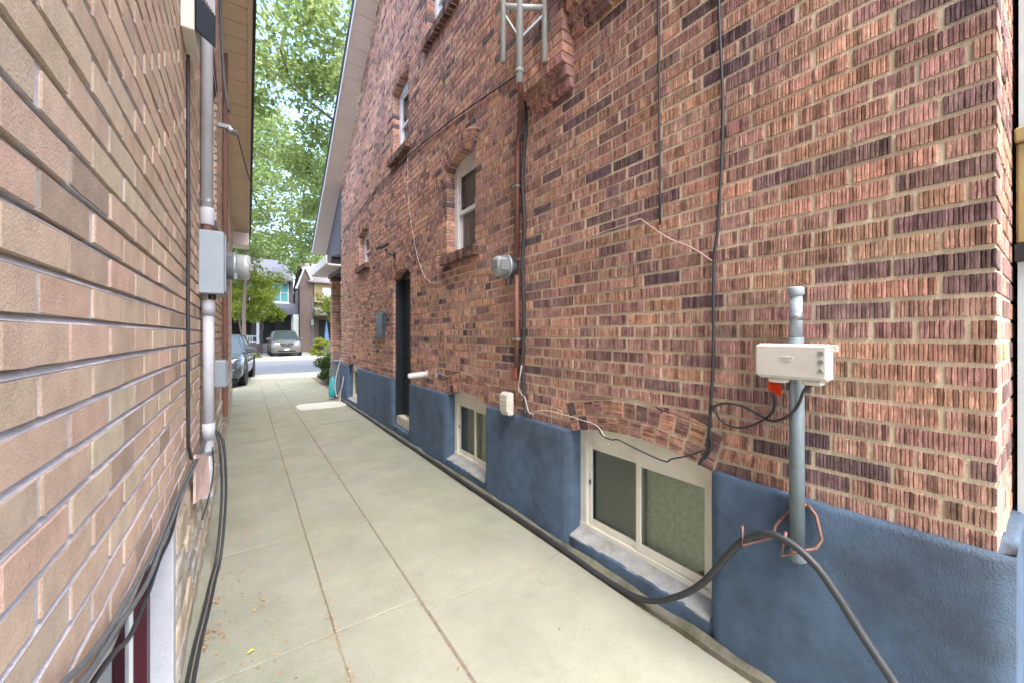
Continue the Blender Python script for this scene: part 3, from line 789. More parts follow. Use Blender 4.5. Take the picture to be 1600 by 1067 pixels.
# ================================================================== LEFT HOUSE
LE, LF = -2.2, 10.0
LRY = 2.2
def rake_l(y): return 3.76 + .356 * (LF - y) if y > LRY else 3.76 + .356 * (LF - LRY) - .356 * (LRY - y)
buff_house = thing('buff_brick_house', 'tan brick house with rubble stone base on the left', 'house', (LX - 3, 4, 0))
LW1 = Opening(.02, 2.00, .05, .672, .15, 0)
LW2 = Opening(4.02, 4.75, 2.45, 3.85, 0)
LW3 = Opening(6.9, 7.7, 2.3, 3.5, 0)
LOPS = [LW1, LW2, LW3]
lw = part('wall', backing(LE, LF, .70, rake_l, LOPS, LX - .0135), 'lilac_mortar', buff_house)
brick_wall(lw, LE, LF, .702, rake_l, LOPS, LX, 1, .0700, .2220, .0125, 'buff_brick', palette_buff, None, 0, 21, 99)
def free(z, y0, y1):
    iv = [(y0, y1)]
    for o in LOPS:
        h_ = o.span(z)
        if h_: iv = [q for (a, b) in iv for q in ((a, min(b, h_[0])), (max(a, h_[1]), b)) if q[1] - q[0] > .01]
    return iv
bed = MB(); rgb = random.Random(61)
for ci in range(82):
    z = .702 + ci * .07; zb, zt, zu = z + .00625, z + .07 - .00625, z + .07 + .00625
    for (a, b) in free((zt + zu) / 2, LE, LF):
        n = max(1, int((b - a) / (.05 if b < 6 else .2))); pr = None
        for k in range(n + 1):
            y = lerp(a, b, k / n)
            if zu > rake_l(y): pr = None; continue
            ring = [(LX - .003, y, zb), (LX - .003, y, zt - .001), (LX - .0015 + rgb.uniform(-.001, .001), y, zt + rgb.uniform(0, .001)), (LX - .0125 + rgb.uniform(-.001, .001), y, zu - rgb.uniform(0, .0025)), (LX - .0125, y, zu + .001), (LX - .003, y, zu + .001)]
            if pr:
                for i in range(5): bed.quad(pr[i], ring[i], ring[i + 1], pr[i + 1])
            pr = ring
part('mortar_joints', bed, 'lilac_mortar', lw)
mb = MB(); mb.quad((LX - .02, LF - .002, 0), (LX - .02, LF - .002, 3.8), (-8, LF - .002, 3.8), (-8, LF - .002, 0)); mb.quad((LX - .02, LE, 0), (-8, LE, 0), (-8, LE, 4.9), (LX - .02, LE, 4.9)); mb.add([(-8, LE, 0), (-8, LF, 0), (-8, LF, 3.76), (-8, LRY, rake_l(LRY)), (-8, LE, 4.9)], [(0, 4, 3, 2, 1)])
part('wall', mb, 'buff_far', buff_house) if 'buff_far' in M else (mat('buff_far', (.44, .33, .26), rough=.9, var=.15, vscale=5), part('wall', mb, 'buff_far', buff_house))
# rubble base
mb = MB()
for (a, b) in ((LE, LW1.y0), (LW1.y1, LF)): mb.box(LX - .16, LX - .004, a, b, -.05, .698)
mb.box(LX - .16, LX - .004, LW1.y0, LW1.y1, -.05, .05)
base = part('stone_base', mb, 'stone_mortar', buff_house)
rg = random.Random(13)
def rock(cy, cz, hy, hz, c):
    m = MB(); vs = []; n = 10
    for (dx, sc) in ((-.03, 1.02), (.002, .98), (.009, .84)):
        for k in range(n):
            a = 2 * math.pi * k / n; q = max(abs(math.cos(a)), abs(math.sin(a))) ** .8
            jj = 1 + .06 * math.sin(k * 2.3 + cy * 9)
            vs.append((LX + dx + rg.uniform(-.003, .003) * (dx > -.02), cy + hy * sc * math.cos(a) / q * jj, cz + hz * sc * math.sin(a) / q * jj))
    vs.append((LX + .010, cy, cz))
    fs = [(r * n + k, r * n + (k + 1) % n, (r + 1) * n + (k + 1) % n, (r + 1) * n + k) for r in range(2) for k in range(n)] + [(2 * n + k, 2 * n + (k + 1) % n, 3 * n) for k in range(n)]
    m.add(vs, fs, c); return m
z = .0
while z < .62:
    h = rg.uniform(.11, .17); h = min(h, .69 - z)
    if .69 - z - h < .07: h = .69 - z
    for (ya, yb) in ((-.5, LW1.y0 - .02), (LW1.y1 + .05, LF)):
        y = ya
        while y < yb - .08:
            wd = min(rg.uniform(.16, .38), yb - y)
            c = rg.choice(((.44, .36, .27), (.42, .38, .33), (.48, .42, .35), (.38, .36, .34), (.47, .39, .30)))
            kk = rg.uniform(.85, 1.15); piece('stone', rock(y + wd / 2, z + h / 2, wd / 2 - .013, h / 2 - .011, tuple(q * kk for q in c)), 'stone', base, (LX, y + wd / 2, z + h / 2)); y += wd
    z += h
# basement window, white jamb, maroon frame
w = thing_part('window', buff_house); xi = LX - .068
part('jamb', MB().box(LX - .30, LX - .001, LW1.y1 - .004, LW1.y1 + .06, -.02, .695, bev=.006), 'jamb_white', w)
part('frame', MB().box(xi - .04, xi, LW1.y1 - .065, LW1.y1 - .005, .05, .80).box(xi - .04, xi, LW1.y0, LW1.y0 + .07, .05, .80).box(xi - .04, xi - .001, LW1.y0 + .07, LW1.y1 - .065, .05, .11), 'maroon', w)
part('trim', MB().box(xi - .052, xi - .036, LW1.y1 - .075, LW1.y1 - .0655, .11, .80), 'white_trim', w)
part('pane', MB().quad((xi - .046, LW1.y0 + .07, .11), (xi - .046, LW1.y1 - .075, .11), (xi - .046, LW1.y1 - .075, .82), (xi - .046, LW1.y0 + .07, .82)), 'glass', w)
part('blind', MB().quad((xi - .09, LW1.y0, .08), (xi - .09, LW1.y1 - .03, .08), (xi - .09, LW1.y1 - .03, .84), (xi - .09, LW1.y0, .84)), 'plaque_blue', w)
part('sill', MB().box(LX - .3, LX - .01, LW1.y0, LW1.y1 - .006, -.02, .048), 'jamb_white', w)
for o in (LW2, LW3):
    w = thing_part('window', buff_house); x = LX - .09
    part('frame', MB().box(x - .05, x, o.y0 - .01, o.y0 + .07, o.z0, o.zs).box(x - .05, x, o.y1 - .07, o.y1 + .01, o.z0, o.zs).box(x - .05, x - .001, o.y0 + .07, o.y1 - .07, o.z0, o.z0 + .07).box(x - .05, x - .001, o.y0 + .07, o.y1 - .07, o.zs - .07, o.zs).box(x - .04, x - .005, o.y0 + .07, o.y1 - .07, (o.z0 + o.zs) / 2 - .02, (o.z0 + o.zs) / 2 + .02), 'brown_pipe', w)
    part('pane', MB().quad((x - .03, o.y0 + .06, o.z0 + .06), (x - .03, o.y1 - .06, o.z0 + .06), (x - .03, o.y1 - .06, o.zs - .06), (x - .03, o.y0 + .06, o.zs - .06)), 'glass', w)
    part('blind', MB().quad((x - .07, o.y0, o.z0), (x - .07, o.y1, o.z0), (x - .07, o.y1, o.zs), (x - .07, o.y0, o.zs)), 'blind_sky_sheen', w)
    part('sill', MB().box(LX - .1, LX + .035, o.y0 - .05, o.y1 + .05, o.z0 - .07, o.z0 - .002, bev=.006), 'lilac_mortar', w)
    part('lintel', MB().box(LX - .1, LX + .008, o.y0 - .05, o.y1 + .05, o.zs + .002, o.zs + .08, bev=.004), 'brown_pipe', w)
# roof
rl = thing_part('roof', buff_house); XG = .075
pl = [(LE - .3, rake_l(LE - .3)), (LRY, rake_l(LRY)), (LF + .35, rake_l(LF + .35))]
mb = MB()
for (a, za), (b, zb) in zip(pl[:-1], pl[1:]):
    mb.add([(XG + .03, a, za + .15), (XG + .03, b, zb + .15), (-8.3, b, zb + .15), (-8.3, a, za + .15), (XG + .03, a, za + .11), (XG + .03, b, zb + .11), (-8.3, b, zb + .11), (-8.3, a, za + .11)], [(0, 1, 2, 3), (4, 7, 6, 5), (0, 4, 5, 1)])
part('shingles', mb, 'shingle', rl)
for (a, za), (b, zb) in zip(pl[:-1], pl[1:]):
    n = int(round((b - a) / .20))
    for k in range(n):
        t0, t1 = k / n, (k + .95) / n; y0, y1 = lerp(a, b, t0), lerp(a, b, t1); z0, z1 = lerp(za, zb, t0), lerp(za, zb, t1)
        m = MB(); m.add([(XG - .05, y0, z0), (LX - .02, y0, z0), (LX - .02, y1, z1), (XG - .05, y1, z1), (XG - .05, y0, z0 + .02), (LX - .02, y0, z0 + .02), (LX - .02, y1, z1 + .02), (XG - .05, y1, z1 + .02)],
                        [(0, 3, 2, 1), (0, 4, 7, 3), (0, 1, 5, 4), (3, 7, 6, 2)])
        piece('soffit_panel', m, 'soffit_tan', rl, (LX + .15, (y0 + y1) / 2, (z0 + z1) / 2))
m = MB(); m2 = MB()
for (a, za), (b, zb) in zip(pl[:-1], pl[1:]):
    def bar(mm, x0, x1, d0, d1): mm.add([(x0, a, za + d0), (x1, a, za + d0), (x1, a, za + d1), (x0, a, za + d1), (x0, b, zb + d0), (x1, b, zb + d0), (x1, b, zb + d1), (x0, b, zb + d1)], [(0, 1, 2, 3), (4, 7, 6, 5), (0, 4, 5, 1), (1, 5, 6, 2), (0, 3, 7, 4)])
    bar(m, XG - .048, XG, -.02, .11); bar(m2, XG + .002, XG + .035, -.03, .165)
part('fascia', m, 'soffit_tan', rl); part('drip_edge', m2, 'gutter_black', rl)
ez = rake_l(LF)
part('eave_return', MB().box(LX + .01, XG - .01, LF - .10, LF + .40, ez - .42, ez - .16, bev=.01), 'soffit_cream', rl)
part('eave_gutter', MB().box(-8, XG - .02, LF + .41, LF + .5, ez - .25, ez - .12, bev=.01), 'fascia_pale', rl)


# ================================================================== FIXTURES ON THE RIGHT WALL
def cable(name, pts, r, m, label, seg=8, n=6, group=None):
    p = crv(pts, n); return single(name, MB().tube(p, r, seg), m, label, 'cable', group, smooth=True)
# electric meter
t = thing('electric_meter', 'round glass electric meter on the brown conduit of the dark brick wall', 'meter', (D, 2.58, 1.9))
part('base_ring', MB().lathe([(0, .085), (.05, .085), (.055, .098), (.075, .098), (.08, .088)], (D, 2.60, 2.0), (-1, 0, 0), 24), 'galv', t, smooth=True)
part('glass_dome', MB().lathe([(.08, .084), (.15, .082), (.165, .07), (.17, .01)], (D, 2.60, 2.0), (-1, 0, 0), 24), 'meter_glass', t, smooth=True)
part('dial_plate', MB().box(D - .172, D - .168, 2.56, 2.64, 1.985, 2.045).box(D - .165, D - .09, 2.512, 2.522, 1.96, 2.04), 'box_dark', t)
part('seal_tag', MB().tube([(D - .06, 2.57, 1.905), (D - .07, 2.565, 1.86), (D - .055, 2.575, 1.835)], .006, 6), 'grey_cable', t)
# conduit
t = thing('wall_conduit', 'rusty brown conduit running up the dark brick wall through the meter', 'conduit', (D - .03, 2.5, 1.1))
part('pipe', MB().tube([(D - .026, 2.50, 1.09), (D - .026, 2.50, 1.92)], .021, 10), 'brown_pipe', t, smooth=True)
part('pipe', MB().tube([(D - .026, 2.50, 2.08), (D - .026, 2.49, 2.9)] + crv([(D - .026, 2.485, 3.0), (D - .06, 2.40, 3.10), (1.60, 2.19, 3.14), (1.552, 2.141, 3.20)]), .021, 10), 'brown_pipe', t, smooth=True)
for z in (2.62, 1.40): part('strap', MB().box(D - .05, D, 2.47, 2.53, z, z + .022, bev=.004), 'box_dark', t)
single('paper_tag', MB().add([(D - .06, 2.50, 1.17), (D - .075, 2.44, 1.20), (D - .08, 2.42, 1.12), (D - .065, 2.48, 1.09), (D - .058, 2.50, 1.168), (D - .073, 2.44, 1.198), (D - .078, 2.42, 1.118), (D - .063, 2.48, 1.088)], [(0, 1, 2, 3), (7, 6, 5, 4), (0, 4, 5, 1), (1, 5, 6, 2), (2, 6, 7, 3), (3, 7, 4, 0)]), 'red_tag', 'small red tag hanging at the foot of the brown conduit', 'tag')
cable('riser_cable', [(D - .01, 2.42, 3.3), (D - .012, 2.40, 3.05), (D - .014, 2.44, 2.7), (D - .012, 2.415, 2.3), (D - .014, 2.44, 2.0), (D - .012, 2.42, 1.6), (D - .014, 2.44, 1.2), (D - .012, 2.41, .95), (D - .03, 2.38, .84)], .014, 'black_cable', 'black cable bundle clipped beside the brown conduit')
cable('telephone_wire', [(D - .02, 2.44, 1.22), (D - .05, 2.42, 1.14), (D - .03, 2.47, 1.02), (D - .02, 2.40, .96), (D - .015, 2.36, .86), (D - .015, 2.30, .85)], .005, 'pale_wire', 'thin pale wire twisting below the red tag')
# service mast with ladder-like standoff
t = thing('service_mast', 'grey steel service mast with H shaped bracket at the top of the wall', 'mast', (1.55, 2.139, 3.18))
mx, my = 1.55, 2.139
part('pole', MB().tube([(mx, my, 3.18), (mx, my, 5.4)], .026, 12), 'galv_pale', t, smooth=True)
part('clamp', MB().lathe([(0, .03), (.012, .034), (.03, .03)], (mx, my, 3.24), (0, 0, 1), 14), 'box_dark', t)
dx, dy = CT, -ST
for k in (-.113, .172): part('tube', MB().tube([(mx + dx * k, my + dy * k, 3.325), (mx + dx * k, my + dy * k, 5.3)], .021, 12), 'galv_pale', t, smooth=True)
part('crossbar', MB().tube([(mx - dx * .113, my - dy * .113, 3.705), (mx + dx * .172, my + dy * .172, 3.695)], .018, 10), 'galv_pale', t, smooth=True)
part('brace', MB().tube([(mx - dx * .10, my - dy * .10, 3.64), (mx, my, 3.48)], .010, 8), 'galv', t)
part('brace', MB().tube([(mx + dx * .16, my + dy * .16, 3.64), (mx, my, 3.48)], .010, 8), 'galv', t)
part('stay', MB().tube([(mx, my, 3.9), (D, 2.3, 3.95)], .012, 8), 'galv', t)
# white telephone box
t = thing('telephone_box', 'small white plastic box at the top of the blue base below the conduit', 'utility box', (D - .03, 2.58, .8))
part('shell', MB().bbox([(D - .085, D - .03), (2.525, 2.655), (.80, .985)], .012), 'box_white', t)
part('lid', MB().bbox([(D - .098, D - .086), (2.535, 2.645), (.83, .972)], .005), 'box_white', t)
for z in (.86, .89, .92): part('rib', MB().box(D - .101, D - .097, 2.55, 2.63, z, z + .006), 'box_white', t)
# floodlight
t = thing('floodlight', 'small black floodlight above the side door', 'light', (D, 5.72, 2.62))
part('mount', MB().lathe([(0, .045), (.02, .045), (.025, .02)], (D, 5.62, 2.62), (-1, 0, 0), 14), 'black_plastic', t)
part('arm', MB().tube([(D - .02, 5.62, 2.62), (D - .09, 5.66, 2.64), (D - .12, 5.68, 2.70)], .016, 8), 'black_plastic', t)
def tilted(cx, cy, cz, w_, d_, h_, tilt, bev):
    m = MB().bbox([(-d_ / 2, d_ / 2), (-w_ / 2, w_ / 2), (-h_ / 2, h_ / 2)], bev); mt = Matrix.Translation((cx, cy, cz)) @ Matrix.Rotation(R(tilt), 4, 'Y')
    m.v = [tuple(mt @ Vector(p)) for p in m.v]; return m
part('head', tilted(D - .16, 5.70, 2.735, .19, .16, .05, -32, .01), 'black_plastic', t)
part('lens', tilted(D - .17, 5.70, 2.707, .16, .13, .012, -32, .003), 'headlight', t)
# milk door plaque
t = thing('milk_door', 'dark blue milk delivery hatch in the brick beside the side door', 'hatch', (D, 6.32, 1.4))
part('frame', MB().box(D - .02, D + .02, 6.11, 6.53, 1.39, 1.81, bev=.004), 'plaque_blue', t)
part('panel', MB().bbox([(D - .03, D - .019), (6.15, 6.49), (1.43, 1.77)], .004), 'plaque_blue', t)
part('knob', MB().lathe([(0, .01), (.015, .014), (.02, .008)], (D - .03, 6.19, 1.6), (-1, 0, 0), 10), 'copper', t)
# vent pipe
t = thing('vent_pipe', 'short white pipe stub poking out of the brick beside the side door', 'pipe', (D, 4.42, .97))
part('tube', MB().tube([(D, 4.42, .975), (D - .20, 4.42, .965)], .034, 14), 'white_trim', t, smooth=True)
part('cap', MB().lathe([(0, .034), (.02, .03), (.032, .016), (.035, .002)], (D - .20, 4.42, .965), (-1, 0, -.05), 14), 'white_trim', t, smooth=True)
part('collar', MB().lathe([(0, .05), (.012, .048), (.016, .036)], (D, 4.42, .975), (-1, 0, 0), 14), 'cream_sill', t)
t = thing('hose_bib', 'small brass hose tap above the arch of the middle basement window', 'tap', (D, 4.1, 1.02))
part('spout', MB().tube([(D, 3.98, 1.02), (D - .06, 3.98, 1.02), (D - .075, 3.98, .985)], .01, 8), 'galv', t)
part('handle', MB().tube([(D - .045, 3.955, 1.045), (D - .045, 4.005, 1.045)], .006, 6), 'copper', t)
# cable box on its painted pipe
t = thing('capped_pipe', 'blue grey steel pipe with a plastic cap standing before the brick', 'pipe', (1.75, .59, .6))
part('tube', MB().tube([(1.75, .588, .61), (1.75, .592, 1.44)], .0245, 16), 'painted_pipe', t, smooth=True)
part('neck', MB().tube([(1.75, .592, 1.44), (1.75, .593, 1.60)], .021, 16), 'box_dark_blue' if 'box_dark_blue' in M else 'box_grey', t, smooth=True)
part('tape', MB().tube([(1.75, .593, 1.505), (1.75, .593, 1.532)], .0225, 16), 'galv', t, smooth=True)
part('cap', MB().lathe([(0, .024), (.004, .027), (.028, .027), (.034, .022)], (1.75, .593, 1.60), (0, 0, 1), 16), 'box_grey', t, smooth=True)
part('foot_fitting', MB().lathe([(0, .018), (.012, .031), (.03, .031), (.045, .024)], (1.75, .588, .575), (0, 0, 1), 14), 'painted_pipe', t)
t = thing('cable_box', 'white plastic cable junction box clamped on the steel pipe', 'utility box', (1.70, .575, 1.27))
part('shell', MB().bbox([(1.668, 1.722), (.468, .70), (1.284, 1.416)], .010), 'box_white', t)
part('lid', MB().bbox([(1.655, 1.667), (.470, .698), (1.292, 1.412)], .006), 'box_white', t)
part('lip', MB().bbox([(1.672, 1.715), (.60, .66), (1.268, 1.286)], .005).bbox([(1.672, 1.715), (.49, .55), (1.268, 1.286)], .005), 'box_white', t)
part('ear', MB().bbox([(1.69, 1.70), (.450, .470), (1.39, 1.415)], .003), 'box_white', t)
for z in (1.385, 1.355): part('lock', MB().lathe([(0, .0085), (.004, .0085)], (1.656, .487, z), (-1, 0, 0), 12), 'box_dark', t)
part('emblem', MB().prism([(.478, 1.318), (.497, 1.318), (.4875, 1.334)], 'x', 1.6525, 1.656), 'box_dark', t)
part('embossing', MB().box(1.6525, 1.656, .57, .61, 1.365, 1.37).box(1.6525, 1.656, .575, .605, 1.355, 1.359), 'box_white', t)
part('clamp', MB().box(1.722, 1.76, .56, .62, 1.33, 1.36), 'galv', t)
rgt = random.Random(4); mb = MB()
for k in range(7):
    y = .675 - .006 * k; mb.add([(1.715 + .003 * rgt.random(), y, 1.275 - .002 * k), (1.71, y - .012, 1.272 - .003 * k), (1.70 - .004 * rgt.random(), y - .016, 1.235 - .003 * k), (1.705, y - .004, 1.232 - .003 * k)], [(0, 1, 2, 3)])
    mb.add([(1.712, y, 1.274 - .002 * k), (1.707, y - .012, 1.271 - .003 * k), (1.697, y - .016, 1.234 - .003 * k), (1.702, y - .004, 1.231 - .003 * k)], [(3, 2, 1, 0)])
single('orange_tag', mb, 'orange_tag', 'crumpled bright orange tag under the white cable box', 'tag')
# hooks
t = thing('cable_hook', 'bent copper coloured hooks fixed behind the steel pipe holding the thick cable', 'hook', (1.75, .62, .6))
part('hook', MB().tube([(1.77, .565, .80), (1.765, .61, .77), (1.74, .66, .69), (1.715, .655, .655), (1.685, .757, .582), (1.685, .760, .663)], .0065, 8), 'copper', t, smooth=True)
part('hook', MB().tube([(1.77, .560, .80), (1.768, .535, .77), (1.76, .515, .69), (1.74, .525, .66), (1.69, .62, .604), (1.69, .606, .700)], .0065, 8), 'copper', t, smooth=True)
# thick black cable
cable('thick_cable', [(1.745, 9.2, .03), (1.742, 8.2, .025), (1.748, 7.0, .025), (1.74, 5.8, .028), (1.736, 5.2, .026), (1.744, 4.2, .028), (1.738, 3.2, .028), (1.742, 2.6, .03), (1.742, 2.1, .028), (1.736, 1.75, .022), (1.735, 1.50, .02), (1.73, 1.26, .055), (1.72, 1.07, .185), (1.71, .935, .33), (1.70, .825, .505), (1.695, .753, .605), (1.69, .67, .668), (1.69, .592, .667), (1.69, .514, .621), (1.695, .45, .541), (1.70, .383, .439), (1.70, .306, .335), (1.70, .22, .2), (1.70, .10, .06), (1.70, -.2, .02), (1.7, -1.2, .02)], .0145, 'thick_cable_mat' if 'thick_cable_mat' in M else 'black_cable', 'thick black cable lying along the wall foot and looping over the hooks', 10, 8)
# wall wires
cable('wall_cable', [(1.797, 1.229, 3.6), (1.797, 1.229, 3.22), (1.797, 1.221, 2.61), (1.797, 1.217, 2.03)], .006, 'black_cable', 'left of two thin black cables hanging down the brick', 6, 3)
cable('wall_cable', [(1.797, .905, 3.6), (1.797, .911, 2.99), (1.797, .893, 2.456), (1.797, .915, 1.96), (1.797, .934, 1.787), (1.795, .937, 1.34), (1.79, .943, 1.16), (1.785, .95, 1.02), (1.785, .958, .916), (1.785, 1.0, .83)], .007, 'black_cable', 'right of two thin black cables down the brick, ending at the near window', 6, 4)
cable('pink_wire', [(1.798, 1.34, 2.09), (1.797, 1.18, 1.955), (1.797, 1.044, 1.875), (1.795, .934, 1.787)], .0035, 'pink_wire', 'thin pink wire slanting to the right hanging cable', 6, 4)
cable('loop_wire', [(1.715, .655, 1.28), (1.74, .671, 1.225), (1.775, .68, 1.143), (1.78, .738, 1.08), (1.78, .815, 1.043), (1.78, .889, 1.057), (1.785, .936, 1.126)], .005, 'black_cable', 'black wire loop drooping below the orange tag', 6)
cable('loop_wire', [(1.715, .515, 1.275), (1.72, .555, 1.246), (1.725, .577, 1.184), (1.722, .611, 1.136), (1.75, .673, 1.102), (1.78, .726, 1.109), (1.785, .801, 1.138), (1.785, .883, 1.14), (1.78, .936, 1.102), (1.78, .948, 1.011), (1.78, .938, .924), (1.78, .975, .86)], .0055, 'black_cable', 'black wire crossing in front of the steel pipe', 6)
cable('arch_wire', [(1.80, 2.35, .85), (1.797, 2.167, .90), (1.79, 1.929, .905), (1.785, 1.76, .90), (1.78, 1.641, .889), (1.775, 1.57, .83), (1.77, 1.541, .80)], .0035, 'pale_wire', 'thin grey wire over the left end of the near window arch', 6)
cable('arch_wire', [(1.79, 1.66, .90), (1.775, 1.60, .845), (1.77, 1.52, .835), (1.77, 1.469, .845), (1.77, 1.337, .822), (1.775, 1.18, .80), (1.785, 1.14, .82), (1.79, 1.05, .86), (1.787, .985, .90)], .0045, 'black_cable', 'black wire sagging under the near window arch', 6)
cable('eave_cable', [(1.80, 2.286, 3.50), (1.797, 2.989, 3.613), (1.797, 3.791, 3.73), (1.797, 4.967, 3.84), (1.797, 6.2, 3.88), (1.797, 7.776, 3.80), (1.797, 9.2, 3.72)], .007, 'black_cable', 'dark cable strung across the brick between the storeys', 6)
cable('white_wire', [(1.798, 5.05, 3.84), (1.797, 4.97, 3.05), (1.797, 4.42, 2.13), (1.797, 3.4, 2.06), (1.797, 2.407, 2.05), (1.797, 1.9, 2.06), (1.797, 1.341, 2.09)], .003, 'pale_wire', 'thin pale wire running across the brick near the meter', 5)
# things at the rear corner
t = thing('porch_post', 'pale post with a wooden block at the rear corner of the brick house', 'post', (2.5, 0, 0))
part('panel', MB().box(2.37, 3.0, -.25, .100, 0, 1.72), 'panel_pale', t)
part('plate', MB().box(2.35, 3.0, -.26, .106, 1.722, 1.785), 'gutter_black', t)
part('block', MB().bbox([(2.36, 3.0), (-.25, .103), (1.787, 2.16)], .006), 'wood_yellow', t)
part('cap', MB().bbox([(2.345, 3.0), (-.26, .107), (2.162, 2.215)], .005), 'wood_yellow', t)
part('upper_panel', MB().box(2.38, 3.0, -.25, .098, 2.217, 4.0), 'panel_pale', t)

# ================================================================== FIXTURES ON THE LEFT WALL
t = thing('meter_box', 'grey metal meter box with a round meter on the tan brick wall', 'meter', (LX, 3.1, 1.7))
part('cabinet', MB().bbox([(LX - .002, -.107), (2.97, 3.27), (1.70, 2.085)], .006), 'box_grey', t)
part('cover', MB().bbox([(-.106, -.098), (2.985, 3.255), (1.715, 2.07)], .003), 'box_grey', t)
part('meter_ring', MB().lathe([(0, .088), (.03, .088), (.034, .094), (.05, .094), (.054, .086)], (-.098, 3.11, 1.895), (1, 0, 0), 24), 'galv', t, smooth=True)
part('meter_drum', MB().lathe([(.054, .084), (.115, .083), (.128, .074), (.132, .01)], (-.098, 3.11, 1.895), (1, 0, 0), 24), 'meter_glass', t, smooth=True)
part('clip', MB().bbox([(-.06, -.04), (3.0, 3.02), (1.80, 1.84)], .003).bbox([(.02, .045), (3.03, 3.07), (1.86, 1.91)], .005), 'box_dark', t)
part('knockout', MB().lathe([(0, .02), (.03, .02)], (-.17, 3.05, 1.67), (0, 0, 1), 10), 'black_plastic', t)
t = thing('white_conduit', 'pale grey plastic conduit rising above the meter box on the left wall', 'conduit', (-.195, 3.05, 2.1))
part('pipe', MB().tube([(-.195, 3.05, 2.17), (-.195, 3.05, 5.6)], .031, 14), 'grey_pvc', t, smooth=True)
part('coupling', MB().lathe([(0, .034), (.006, .037), (.10, .037), (.106, .034)], (-.195, 3.05, 2.13), (0, 0, 1), 14), 'grey_pvc', t, smooth=True)
part('nipple', MB().tube([(-.195, 3.05, 2.08), (-.195, 3.05, 2.14)], .028, 14), 'brown_pipe', t)
part('strap', MB().lathe([(0, .036), (.02, .036)], (-.195, 3.05, 2.27), (0, 0, 1), 14), 'galv', t)
t = thing('grey_conduit', 'pale grey plastic conduit dropping from the meter box to the stone base', 'conduit', (-.19, 3.05, .45))
part('pipe', MB().tube([(-.188, 3.05, .80), (-.188, 3.05, 1.62)], .029, 14), 'grey_pvc', t, smooth=True)
part('coupling', MB().lathe([(0, .034), (.09, .034)], (-.188, 3.05, 1.57), (0, 0, 1), 14), 'grey_pvc', t, smooth=True)
part('coupling', MB().lathe([(0, .034), (.10, .034)], (-.188, 3.05, .80), (0, 0, 1), 14), 'grey_pvc', t, smooth=True)
part('elbow', MB().tube(crv([(-.188, 3.05, .81), (-.188, 3.05, .72), (-.192, 3.035, .66), (-.198, 3.01, .58), (-.20, 3.0, .46)]), [.028] * 5 + [.030] * 5 + [.034] * 5 + [.037] * 10, 14, cap=False), 'grey_pvc', t, smooth=True)
part('bracket', MB().lathe([(0, .036), (.025, .036)], (-.188, 3.05, .705), (0, 0, 1), 14).box(LX, -.188, 3.015, 3.03, .705, .73), 'galv', t)
mb = MB(); mb.add([(-.215, 2.52, .84), (-.18, 2.78, .76), (-.165, 2.62, .60), (-.21, 2.44, .62), (-.205, 2.52, .845), (-.17, 2.78, .765), (-.155, 2.62, .605), (-.2, 2.44, .625)], [(0, 1, 2, 3), (7, 6, 5, 4), (0, 4, 5, 1), (1, 5, 6, 2), (2, 6, 7, 3), (3, 7, 4, 0)])
single('scrap_board', mb, 'wood_pale', 'small pinkish scrap board tucked behind the cables on the left wall', 'board')
# vent hood
t = thing('vent_hood', 'white exhaust vent hood with dark louvres high on the tan wall', 'vent', (LX, 2.3, 2.67))
part('housing', MB().add([(LX, 2.16, 2.94), (-.185, 2.16, 2.94), (-.125, 2.46, 3.06), (LX, 2.46, 3.06), (LX, 2.16, 3.35), (-.185, 2.16, 3.3), (-.125, 2.46, 3.3), (LX, 2.46, 3.35)], [(0, 1, 5, 4), (1, 2, 6, 5), (4, 5, 6, 7), (2, 3, 7, 6), (0, 3, 2, 1)]), 'hood_white', t)
part('duct_box', MB().bbox([(LX, -.182), (2.165, 2.42), (2.775, 2.942)], .004), 'box_white', t)
mb = MB()
for k in range(9):
    a = k / 9; b = a + .07; p = lambda q, z: (lerp(-.180, -.125, q) + .006, lerp(2.17, 2.46, q), z)
    mb.quad(p(a, 2.79 + .11 * a), p(b, 2.79 + .11 * b), p(b, 2.98 + .08 * b), p(a, 2.98 + .08 * a))
part('louver', mb, 'louver', t)
part('louver_back', MB().quad((-.179, 2.17, 2.78), (-.122, 2.46, 2.90), (-.122, 2.46, 3.06), (-.179, 2.17, 2.96)), 'black_plastic', t)
cable('drop_cable', [(-.222, 2.374, 2.85), (-.222, 2.374, 2.4), (-.221, 2.378, 2.0), (-.222, 2.372, 1.5), (-.221, 2.374, .98), (-.22, 2.40, .90), (-.218, 2.46, .84)], .007, 'black_cable', 'single black cable hanging straight down the tan brick from the vent', 8, 4)
for i, (dz, dxx, r, m, lb) in enumerate(((0, 0, .0052, 'grey_cable', 'topmost grey cable of the bundle along the foot of the tan brick'), (-.020, .006, .0055, 'grey_cable', 'middle grey cable of the bundle along the foot of the tan brick'), (-.058, .003, .0052, 'black_cable', 'dark cable of the bundle sagging lowest along the tan brick'), (-.034, -.004, .0045, 'black_cable', 'thin dark cable woven between the grey cables along the tan brick'))):
    pts = [(-.205, 3.3, .86), (-.205, 3.0, .80), (-.208, 2.45, .815), (-.212, 2.0, .835 + dz * .5), (-.214, 1.77, .825 + dz), (-.214, 1.556, .83 + dz), (-.214, 1.384, .84 + dz * 1.3), (-.214, 1.195, .865 + dz * 1.4), (-.214, 1.069, .885 + dz), (-.214, .937, .915 + dz), (-.214, .7, .97 + dz), (-.214, .2, 1.0 + dz), (-.214, -1, 1.02 + dz)]
    cable('bundle_cable', [(x + dxx, y, z + .006 * math.sin(y * 11 + i * 2.1)) for x, y, z in pts], r, m, lb, 8, 8, 'cables bundled along the left wall')
